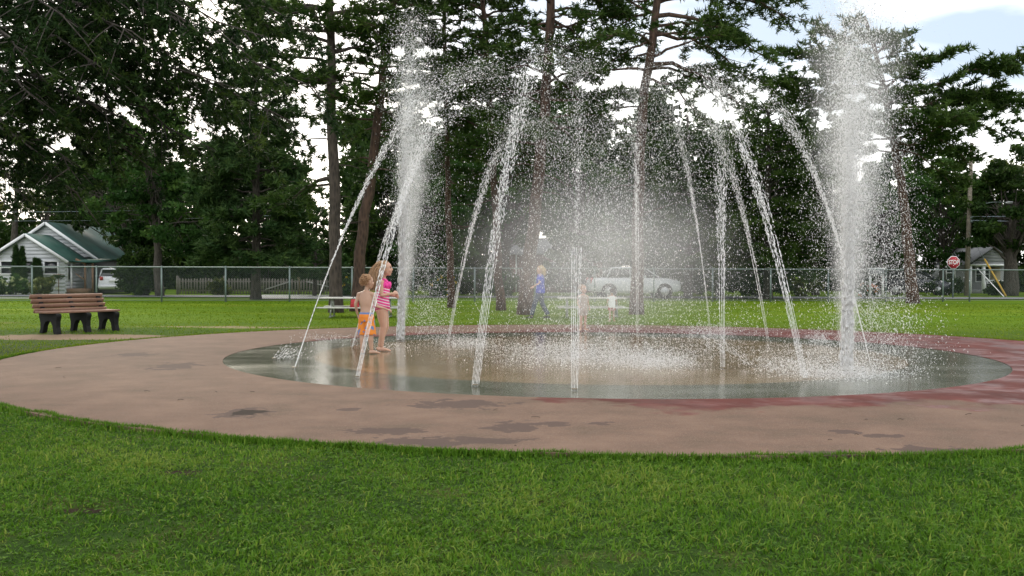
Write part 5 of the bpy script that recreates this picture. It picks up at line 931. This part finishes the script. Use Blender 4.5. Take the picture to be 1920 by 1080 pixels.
def jet(label, base, apex, strands=4, n_s=2600, n_d=5200, seed=0, gap=.045, tend=1.9, spread=1.0, fat=1.0, smax=.62, cat='water jet'):
    R = np.random.default_rng(seed); P0 = G(*base); P0[2] = PZ
    dirc = PC - P0; dirc[2] = 0
    if np.linalg.norm(dirc) < 1e-6: dirc = A(0, 1, 0)
    nn_ = A(-dirc[1], dirc[0], 0); ry = ray(*apex); den = ry @ nn_
    if abs(nrm(ry) @ nrm(nn_)) > .12:
        t_ = ((P0 - CAM) @ nn_) / den; ap = CAM + ry * t_
        if t_ < 0 or not (.3 < (ap - P0)[:2] @ nrm(dirc)[:2] < 6): ap = D(apex[0], apex[1], P0[1] + nrm(dirc)[1] * 2.0)
    else: ap = D(apex[0], apex[1], P0[1] + nrm(dirc)[1] * 2.0)
    Hh = ap[2] - PZ; vz = math.sqrt(2 * 9.81 * Hh); ta = vz / 9.81; v0 = A((ap[0] - P0[0]) / ta, (ap[1] - P0[1]) / ta, vz)
    root = thing('water_jet', (P0[0], P0[1], PZ), label, cat, 'angled jets shooting towards the middle of the pad'); nozzle(root, P0)
    sdv = nrm(A(-v0[1], v0[0], 0)); st = MB(); sp_ = MB()
    offs = (np.arange(strands) - (strands - 1) / 2) * gap
    for q in range(strands):
        vs = v0 + sdv * offs[q] * .75 + R.normal(0, .035, 3) * [1, 1, 2.2]; b0_ = P0 + sdv * offs[q] * .35
        n = n_s // strands; t = np.sort(R.uniform(0, smax * ta, n)); f = t / ta
        vv = vs + R.normal(0, .15, (n, 3)) * (f ** 1.2)[:, None] * spread; P = b0_ + vv * t[:, None] + .5 * GR * (t ** 2)[:, None]
        keep = R.uniform(0, 1, n) < np.clip(1.4 - f * 1.3 + .8 * np.sin(t * 80 + q * 2) * np.clip(f * 5, 0, 1), .22, 1) * (1 - .55 * np.clip((f - .28) / .3, 0, 1)); P, t, f = P[keep], t[keep], f[keep]; n = len(P)
        wd = (.0023 + .0032 * np.minimum(f, .5)) * R.uniform(.6, 1.4, n) * fat; ln = np.maximum(.07 * (1 - f / .22), .012 + .02 * R.uniform(0, 1, n)); drops(st, P, vs + GR * t[:, None], wd, ln, R, False)
    n = n_d; t = ta * (R.uniform(.25, tend, n)); f = t / ta; q = R.integers(0, strands, n)
    vv = v0 + sdv * offs[q][:, None] * .75 + R.normal(0, .24, (n, 3)) * [1, 1, .55] * np.clip(f - .12, 0, 2)[:, None] * spread; P = P0 + vv * t[:, None] + .5 * GR * (t ** 2)[:, None]
    P += R.normal(0, .05, (n, 3)) * np.clip(f - .7, 0, 1)[:, None] + WIND * np.clip(t - ta, 0, 9)[:, None]
    ok = P[:, 2] > PZ + .01; P, t = P[ok], t[ok]; n = len(P); wd = .0019 + .004 * R.uniform(0, 1, n) ** 5; drops(sp_, P, vv[ok] + GR * t[:, None] + R.normal(0, .6, (n, 3)), wd, wd * R.uniform(1.2, 3.4, n), R, True)
    obj('stream', st, WATER, root, kind='stuff'); obj('spray', sp_, WATER, root, kind='stuff')
J = [((552, 695), (905, 135), 3, 'bundled jet nearest the left end of the pad, leaning right', 1.0), ((670, 712), (915, 125), 5, 'bundled jet in front of the boy, leaning right', 1.0), ((891, 728), (1035, 95), 6, 'tall jet on the near rim left of centre, leaning right', 1.1), ((1077, 736), (1090, 120), 5, 'jet on the near rim in front of the centre spray', .9), ((1355, 695), (1345, 175), 4, 'upright beaded jet right of the centre', 1.3), ((1510, 717), (1265, 110), 6, 'strong bundled jet on the near right rim, leaning left', 1.1), ((1632, 685), (1395, 170), 4, 'jet just right of the right water column, leaning left', 1.0), ((1440, 641), (1290, 190), 4, 'far jet right of centre, leaning left', 1.0), ((1333, 634), (1225, 150), 3, 'thin far jet leaning left above the pickup', 1.0), ((660, 655), (905, 190), 4, 'far jet behind the boy, leaning right', 1.0), ((840, 645), (985, 230), 5, 'far jet between the girl and the walking person', 1.0), ((1195, 638), (1190, 140), 3, 'thin upright far jet on the rim behind the centre', .8)]
for k, (b_, a_, n_, lab, sp) in enumerate(J): sx_ = {3: .22, 4: .45, 11: .5}.get(k, .72); jet(lab, b_, a_, n_, int((1100 + 160 * n_) * sx_ / .58), 4000, 100 + k, spread=sp, smax=sx_)
def low_spray(label, base, tip, seed):                    # short flat fan
    R = np.random.default_rng(seed); P0 = G(*base); P0[2] = PZ; e = D(tip[0], tip[1], P0[1] + .3); root = thing('low_water_spray', P0, label, 'water jet', 'low flat sprays'); nozzle(root, P0); m_ = MB(); n = 420
    t = R.uniform(0, 1.25, n) ** .8; v = (e - P0); P = P0 + v * t[:, None] + R.normal(0, .09, (n, 3)) * (.15 + t[:, None]) - np.array([0, 0, .22]) * (t ** 3)[:, None]; ok = P[:, 2] > PZ; P = P[ok]; n = len(P)
    wd = .0016 + .002 * R.uniform(0, 1, n) ** 2; drops(m_, P, np.repeat(v[None], n, 0), wd, wd * 7, R, True); obj('spray', m_, WATER, root, kind='stuff')
low_spray('short low spray at the left end of the pad', (514, 677), (556, 646), 141); low_spray('low flat spray leaning left in front of the upright beaded jet', (1412, 691), (1322, 610), 142); low_spray('small low spray on the far right rim', (1551, 648), (1525, 615), 143)
def geyser(label, base, top, seed, n_up, n_mist, rad, lean, wspread, dens_px=1.0):
    R = np.random.default_rng(seed); P0 = G(*base); P0[2] = PZ; Hh = D(top[0], top[1], P0[1])[2] - PZ; vz = math.sqrt(2 * 9.81 * Hh); ta = vz / 9.81
    root = thing('water_column', P0, label, 'water column', 'tall foaming water columns'); st = MB(); sp_ = MB()
    for k in range(6): a = k * math.pi / 3; nozzle(root, P0 + rad * .8 * A(math.cos(a), math.sin(a), 0))
    # rising core
    n = n_up; t = R.uniform(0, 1, n) ** 1.15 * ta * 1.0; a = R.uniform(0, 6.28, n); rr = rad * np.abs(R.normal(0, .62, n)); off = np.stack([rr * np.cos(a), rr * np.sin(a), 0 * a], 1)
    k6 = R.integers(0, 6, n) * math.pi / 3; hub = np.stack([np.cos(k6), np.sin(k6), 0 * k6], 1) * rad * .8; f = t / ta; off = hub * np.clip(1 - f * 2.5, 0, 1)[:, None] + off * np.clip(f * 2.5, .25, 1)[:, None]
    sc = R.uniform(.5, 1.0, n) ** .3; v = A(0, 0, vz) * sc[:, None] + R.normal(0, .17, (n, 3)) * [1, 1, 0] * (.6 + 1.6 * R.uniform(0, 1, n) * f)[:, None] + A(lean / ta * .8, 0, 0); P = P0 + off + v * t[:, None] + .5 * GR * (t ** 2)[:, None]; vel = v + GR * t[:, None]
    ok = P[:, 2] > PZ; P, vel, f = P[ok], vel[ok], f[ok]; n = len(P); wd = .003 + .0055 * R.uniform(0, 1, n) ** 2.5; ln = wd * (1.6 + 14 * np.clip(.55 - f, 0, 1)); drops(st, P, vel + R.normal(0, .6, (n, 3)), wd, ln, R, True)
    # mist and drops falling back, drifting
    n = n_mist; sc = R.uniform(.45, 1.02, n); h0 = Hh * sc ** 1.1; x0 = R.normal(0, 1, (n, 2)) * (rad + .06 + .10 * sc[:, None]); tf = R.uniform(0, 1, n) ** 1.7; z = h0 * (1 - tf ** 1.15)
    sprd = wspread * (.55 + .55 * tf[:, None]); P = np.concatenate([P0[:2] + x0 + R.normal(0, 1, (n, 2)) * sprd + np.stack([lean * sc + (lean * .6 + WIND[0] * 2.5) * tf, 0 * tf], 1), (PZ + z + R.normal(0, .06, n))[:, None]], 1)
    ok = P[:, 2] > PZ + .01; P = P[ok]; n = len(P); wd = .0019 + .004 * R.uniform(0, 1, n) ** 6; drops(sp_, P, np.repeat([[0.1, 0, -1.0]], n, 0) + R.normal(0, .3, (n, 3)), wd, wd * R.uniform(1.2, 3.4, n), R, True)
    obj('column', st, WATER, root, kind='stuff'); obj('spray', sp_, WATER, root, kind='stuff')
geyser('tall white water column at the left, right of the girl', (751, 642), (790, 22), 201, 11000, 26000, .07, .24, .17)
geyser('tall white water column at the right end of the pad', (1587, 700), (1612, -25), 202, 9000, 44000, .085, .10, .30)
# the broken spray over the middle where all jets meet
R = np.random.default_rng(211); n = 32000; m_ = MB()
u = R.uniform(0, 1, n); cc = R.integers(0, 6, n); ctr = np.array([(.0, .0), (-.5, -.2), (.5, .2), (1.1, .3), (-1.2, .3), (1.9, .6)])[cc]; hw = np.array([.4, .5, .55, .8, .75, .8])[cc]
z = PZ + .02 + 3.6 * u ** 1.25; P = np.concatenate([PC[:2] + ctr + R.normal(0, 1, (n, 2)) * (hw * (1.15 - .5 * u))[:, None], z[:, None]], 1); wd = .0019 + .0045 * R.uniform(0, 1, n) ** 6
drops(m_, P, np.repeat([[0, 0, -1.0]], n, 0) + R.normal(0, .3, (n, 3)), wd, wd * R.uniform(1.2, 3.4, n), R, True); tag(obj('falling_spray', m_, WATER), 'cloud of falling drops over the middle of the pad', 'spray', kind='stuff')
# splashes along the wet floor
m_ = MB(); tot = []
for (px, py, rx, ry, n, hz) in [(1110, 676, 190, 20, 11000, .16), (1230, 686, 90, 14, 5000, .16), (870, 648, 70, 10, 2600, .12), (1330, 625, 80, 12, 2400, .12), (1590, 706, 110, 12, 6500, .14), (1480, 690, 90, 18, 2600, .12), (1060, 655, 150, 10, 3600, .15), (1560, 660, 160, 24, 3600, .12), (620, 640, 60, 8, 500, .06), (730, 655, 60, 10, 500, .06)]:
    qx = px + R.normal(0, .5, n) * rx; qy = py + R.normal(0, .5, n) * ry; dq = np.stack([(qx - 960), -(qy - HZ), np.full(n, FPX)], 1); tt = CAMH / (qy - HZ); ok = qy > 612
    P = np.stack([(qx - 960) * tt, FPX * tt, PZ + R.exponential(hz * .45, n)], 1)[ok]; tot.append(P)
P = np.concatenate(tot); n = len(P); wd = .0024 + .0042 * R.uniform(0, 1, n) ** 4; drops(m_, P, R.normal(0, 1, (n, 3)) + [0, 0, .6], wd, wd * R.uniform(1, 2, n), R, True); tag(obj('floor_splash', m_, WATER), 'white splashing water where the jets land on the pad', 'splash', kind='stuff')
# soft mist hanging in the spray: real volumes of fine droplets
def mistmat(name, dens, prof, nscale=1.2):
    m = bpy.data.materials.new(name); m.use_nodes = True; n = m.node_tree.nodes; l = m.node_tree.links; n.remove(n['Principled BSDF'])
    pv = n.new('ShaderNodeVolumePrincipled'); pv.inputs['Color'].default_value = (1.0, 1.0, 1.0, 1); pv.inputs['Anisotropy'].default_value = .2
    tc_ = n.new('ShaderNodeTexCoord'); vl = n.new('ShaderNodeVectorMath'); vl.operation = 'MULTIPLY'; vl.inputs[1].default_value = prof; l.new(tc_.outputs['Object'], vl.inputs[0])
    le = n.new('ShaderNodeVectorMath'); le.operation = 'LENGTH'; l.new(vl.outputs[0], le.inputs[0])
    mr = n.new('ShaderNodeMapRange'); mr.interpolation_type = 'SMOOTHSTEP'; mr.inputs[1].default_value = 1.0; mr.inputs[2].default_value = .1; l.new(le.outputs['Value'], mr.inputs[0])
    nz_ = n.new('ShaderNodeTexNoise'); nz_.inputs['Scale'].default_value = nscale; nz_.inputs['Detail'].default_value = 2; l.new(tc_.outputs['Object'], nz_.inputs['Vector'])
    m1 = n.new('ShaderNodeMath'); m1.operation = 'MULTIPLY'; l.new(mr.outputs[0], m1.inputs[0]); l.new(nz_.outputs['Fac'], m1.inputs[1]); m2 = n.new('ShaderNodeMath'); m2.operation = 'MULTIPLY'; m2.inputs[1].default_value = dens * 2; l.new(m1.outputs[0], m2.inputs[0])
    l.new(m2.outputs[0], pv.inputs['Density']); l.new(pv.outputs[0], n['Material Output'].inputs['Volume']); return m
def mist(label, c, r, dens):
    m_ = MB(); m_.ball((0, 0, 0), r, 24, 14); o = obj('mist', m_, mistmat('mist', dens, tuple(1 / v for v in r)), off=np.zeros(3)); o.location = c; tag(o, label, 'mist', 'mist drifting in the spray', 'stuff')
mist('soft mist over the middle of the pad', (PC[0] - .1, PC[1], 1.5), (2.6, 2.0, 1.6), .24)
def plume(label, base, h, r0, r1, lean, dens, seed):
    """mist of one water column: narrow at the nozzle, wide and fading at the top"""
    m = bpy.data.materials.new('plume_mist'); m.use_nodes = True; n = m.node_tree.nodes; l = m.node_tree.links; n.remove(n['Principled BSDF'])
    def mth(op, a, b=0.0):
        k = n.new('ShaderNodeMath'); k.operation = op
        for i_, v in enumerate((a, b)):
            if isinstance(v, (int, float)): k.inputs[i_].default_value = v
            else: l.new(v, k.inputs[i_])
        return k.outputs[0]
    def sms(v, a, b): k = n.new('ShaderNodeMapRange'); k.interpolation_type = 'SMOOTHSTEP'; l.new(v, k.inputs[0]); k.inputs[1].default_value = a; k.inputs[2].default_value = b; return k.outputs[0]
    tc_ = n.new('ShaderNodeTexCoord'); sx = n.new('ShaderNodeSeparateXYZ'); l.new(tc_.outputs['Object'], sx.inputs[0]); x, y, z = sx.outputs; f = mth('DIVIDE', z, h)
    xx = mth('SUBTRACT', x, mth('MULTIPLY', f, lean)); rad = mth('ADD', r0, mth('MULTIPLY', mth('POWER', mth('MAXIMUM', f, 0.0), 1.3), r1 - r0)); rho = mth('DIVIDE', mth('SQRT', mth('ADD', mth('MULTIPLY', xx, xx), mth('MULTIPLY', y, y))), rad)
    nz_ = n.new('ShaderNodeTexNoise'); nz_.inputs['Scale'].default_value = 3.2; nz_.inputs['Detail'].default_value = 4; nz_.inputs['Roughness'].default_value = .65; l.new(tc_.outputs['Object'], nz_.inputs['Vector']); nn = mth('SUBTRACT', nz_.outputs['Fac'], .5)
    core = sms(mth('ADD', rho, mth('MULTIPLY', nn, 1.1)), 1.0, 0.05); top = sms(mth('ADD', f, mth('MULTIPLY', nn, .35)), .98, .45); dn = mth('MULTIPLY', mth('MULTIPLY', core, top), mth('DIVIDE', dens, rad))
    pv = n.new('ShaderNodeVolumePrincipled'); pv.inputs['Color'].default_value = (1, 1, 1, 1); pv.inputs['Anisotropy'].default_value = .1; l.new(dn, pv.inputs['Density']); l.new(pv.outputs[0], n['Material Output'].inputs['Volume'])
    fz = np.linspace(0, 1, 12); mb = MB(); mb.tube(np.stack([lean * fz, 0 * fz, fz * h + .03], 1), 1.3 * (r0 + (r1 - r0) * fz ** 1.3) + .03, 18, side=(1, 0, 0)); o = obj('mist', mb, m, off=np.zeros(3)); o.location = (base[0], base[1], PZ); tag(o, label, 'mist', 'mist drifting in the spray', 'stuff')
plume('mist of the right water column', G(1587, 700), 5.0, .10, .98, .10, 1.0, 1)
plume('mist of the left water column', G(751, 642), 5.1, .09, .56, .36, .9, 2)

# ------------------------------------------------------------------ grass blades
GRASS = leafmat('grass_blades', (0.027, 0.074, 0.008), (0.22, 0.28, 0.048), (0.086, 0.192, 0.014), .42, .5)
R = np.random.default_rng(301)
def patch(P, seed):                                       # large soft variation of the sward itself
    x, y = P[:, 0], P[:, 1]; return .5 + .22 * np.sin(x * 1.1 + .7 * y + seed) * np.sin(y * 1.7 - .4 * x + 1.3) + .16 * np.sin(x * 3.1 + 2 + y) * np.sin(2.6 * y + x)
def blades(mb, P, R, h, wd, tint, bend=.6, lean=None):
    n = len(P); a = R.uniform(0, 6.28, n); d = np.stack([np.cos(a), np.sin(a), 0 * a], 1); sd_ = np.stack([-np.sin(a), np.cos(a), 0 * a], 1); hh = (h * R.uniform(.45, 1.25, n))[:, None]; bd = (bend * R.uniform(.2, 1.5, n))[:, None]; w_ = (wd * R.uniform(.7, 1.3, n))[:, None]; up = np.array([0, 0, 1.0])
    m1 = P + up * hh * .55 + d * hh * bd * .3; tp = P + up * hh * (1 - .28 * bd) + d * hh * bd
    V = np.stack([P - sd_ * w_, P + sd_ * w_, m1 + sd_ * w_ * .8, m1 - sd_ * w_ * .8, tp], 1).reshape(-1, 3); k = np.arange(n) * 5
    mb.add(V, t=np.stack([k + 3, k + 2, k + 4], 1), q=np.stack([k, k + 1, k + 2, k + 3], 1), tint=np.repeat(np.clip(tint, 0, 1), 5))
def spikes(mb, P, R, h, wd, tint, bend):
    n = len(P); a = R.uniform(0, 6.28, n); d = np.stack([np.cos(a), np.sin(a), 0 * a], 1); sd_ = np.stack([-np.sin(a), np.cos(a), 0 * a], 1); hh = (h * R.uniform(.45, 1.25, n))[:, None]; w_ = (wd * R.uniform(.7, 1.3, n))[:, None]; tp = P + [0, 0, 1.0] * hh * .85 + d * hh * bend * R.uniform(.2, 1.4, (n, 1)); k = np.arange(n) * 3
    mb.add(np.stack([P - sd_ * w_, P + sd_ * w_, tp], 1).reshape(-1, 3), t=np.stack([k, k + 1, k + 2], 1), tint=np.repeat(np.clip(tint, 0, 1), 3))
def outside(P, m=0.0): return np.hypot(P[:, 0] - PC[0], P[:, 1] - PC[1]) > R2 * (1 + .004 * np.sin(5 * np.arctan2(P[:, 1] - PC[1], P[:, 0] - PC[0]) + 1)) + m
mb = MB()
n = 265000; y = 3.3 + 7.2 * R.uniform(0, 1, n) ** 1.1; x = R.uniform(-1, 1, n) * (y * .545 + 1.4); P = np.stack([x, y, 0 * x], 1); P = P[outside(P, -.02)]
for (qx, qy, ex, ey) in [(340, 888, .13, .09), (152, 962, .12, .06)]:
    pq = G(qx, qy); P = P[np.hypot((P[:, 0] - pq[0]) / ex, (P[:, 1] - pq[1]) / ey) > R.uniform(.5, 1.25, len(P))]
P[:, 2] = gz(P[:, 0], P[:, 1]) - .002; pt = patch(P, 0); dry = np.clip((pt - .62) * 3, 0, 1); left = np.clip((-P[:, 0] - .2) / 2.2, 0, 1)
cl = np.sin(P[:, 0] * 17 + 3 * np.sin(P[:, 1] * 7)) * np.sin(P[:, 1] * 15 + 2 * np.sin(P[:, 0] * 9)); cl2 = np.sin(P[:, 0] * 41 + P[:, 1] * 13) * np.sin(P[:, 1] * 37 - P[:, 0] * 11)
tn = .40 + .55 * (pt - .5) + .14 * cl + .09 * cl2 + R.normal(0, .15, len(P)) + .38 * dry * R.uniform(0, 1, len(P)) * (.5 + left) + .04 * left; tn[R.uniform(0, 1, len(P)) < .06] = .95
hgt = .037 + .013 * np.clip(P[:, 0] / 3, -.5, 1) + .012 * (pt - .5) + .014 * cl + .009 * cl2
big = R.uniform(0, 1, len(P)) < .3; spikes(mb, P[~big], R, hgt[~big] * .9, .0024 + .00036 * P[~big, 1], tn[~big], 1.0); blades(mb, P[big], R, hgt[big], .0026 + .00036 * P[big, 1], tn[big] + .04, 1.25)
# ragged taller edge against the concrete
a = R.uniform(math.radians(180), math.radians(330), 38000); rr = R2 + R.exponential(.035, len(a)) - .02 - .07 * np.clip(np.sin(23 * a) * np.sin(57 * a + 1), 0, 1); P = np.stack([PC[0] + rr * np.cos(a), PC[1] + rr * np.sin(a), 0 * a - .01], 1); blades(mb, P, R, .06, .0034, .45 + R.normal(0, .14, len(P)), .6)
# clover and broad weeds between the blades
n = 20000; y = 3.3 + 7.2 * R.uniform(0, 1, n); x = R.uniform(-1, 1, n) * (y * .545 + 1.4); P = np.stack([x, y, 0 * x], 1); P = P[outside(P, .03)]; pt = patch(P, 2); P = P[pt > .42]; P[:, 2] = gz(P[:, 0], P[:, 1]) + R.uniform(.012, .036, len(P))
for k in range(3):
    a = R.uniform(0, 6.28) + k * 2.1; Q = P + np.array([math.cos(a), math.sin(a), 0]) * .0085; leaves(mb, Q, R, .0105, .40 + R.normal(0, .15, len(Q)), up=3.0)
tag(obj('near_grass', mb, GRASS), 'green lawn grass with clover in the foreground', 'grass', kind='stuff')
# farther lawn: coarser tufts of blades
GRASSF = leafmat('far_grass_blades', (0.058, 0.118, 0.006), (0.28, 0.305, 0.026), (0.142, 0.218, 0.011), .35, .6)
mb = MB(); n = 120000; y = 9.5 + 34 * R.uniform(0, 1, n) ** 1.5; x = R.uniform(-1, 1, n) * (y * .56 + 2.2); P = np.stack([x, y, 0 * x], 1); P = P[outside(P, .0)]
b = G(150, 632); e = np.hypot((P[:, 0] - b[0] - .1) / 2.3, (P[:, 1] - b[1] - .2) / .75) + R.normal(0, .18, len(P)); P = P[e > .95]
P[:, 2] = gz(P[:, 0], P[:, 1]) - .002; pt = patch(P * .35, 1); band_ = .12 * np.sin(P[:, 1] * .9 + .06 * P[:, 0]); near_ = np.clip((13 - P[:, 1]) / 6, 0, 1)
spikes(mb, P, R, .038, .0022 + .00042 * P[:, 1], .42 + .4 * (pt - .5) + band_ + R.normal(0, .12, len(P)) - .28 * near_, .7)
a = R.uniform(0, math.radians(200), 16000); rr = R2 + R.exponential(.05, len(a)) - .02; P = np.stack([PC[0] + rr * np.cos(a), PC[1] + rr * np.sin(a), 0 * a - .01], 1); blades(mb, P, R, .06, .007, .45 + R.normal(0, .14, len(P)), .6)
tag(obj('far_grass', mb, GRASSF), 'short yellow green lawn grass behind the splash pad', 'grass', kind='stuff')
# twigs and leaf litter on the concrete
TW = mat('dead_twig', (0.06, 0.04, 0.028), .9); R = np.random.default_rng(320); mb = MB()
for q in range(26):
    a = R.uniform(3.3, 6.0); rr = R.uniform(6.5, 8.6); c = A(PC[0] + rr * math.cos(a), PC[1] + rr * math.sin(a), PZ + .006); b = R.uniform(0, 6.28); l_ = R.uniform(.015, .09); v = A(math.cos(b), math.sin(b), 0) * l_ / 2; mb.tube(curve(c - v, c + v, .004, 5, .002, R), .0022, 4)
tag(obj('twig_litter', mb, TW), 'small dead twigs scattered on the concrete', 'litter', kind='stuff')
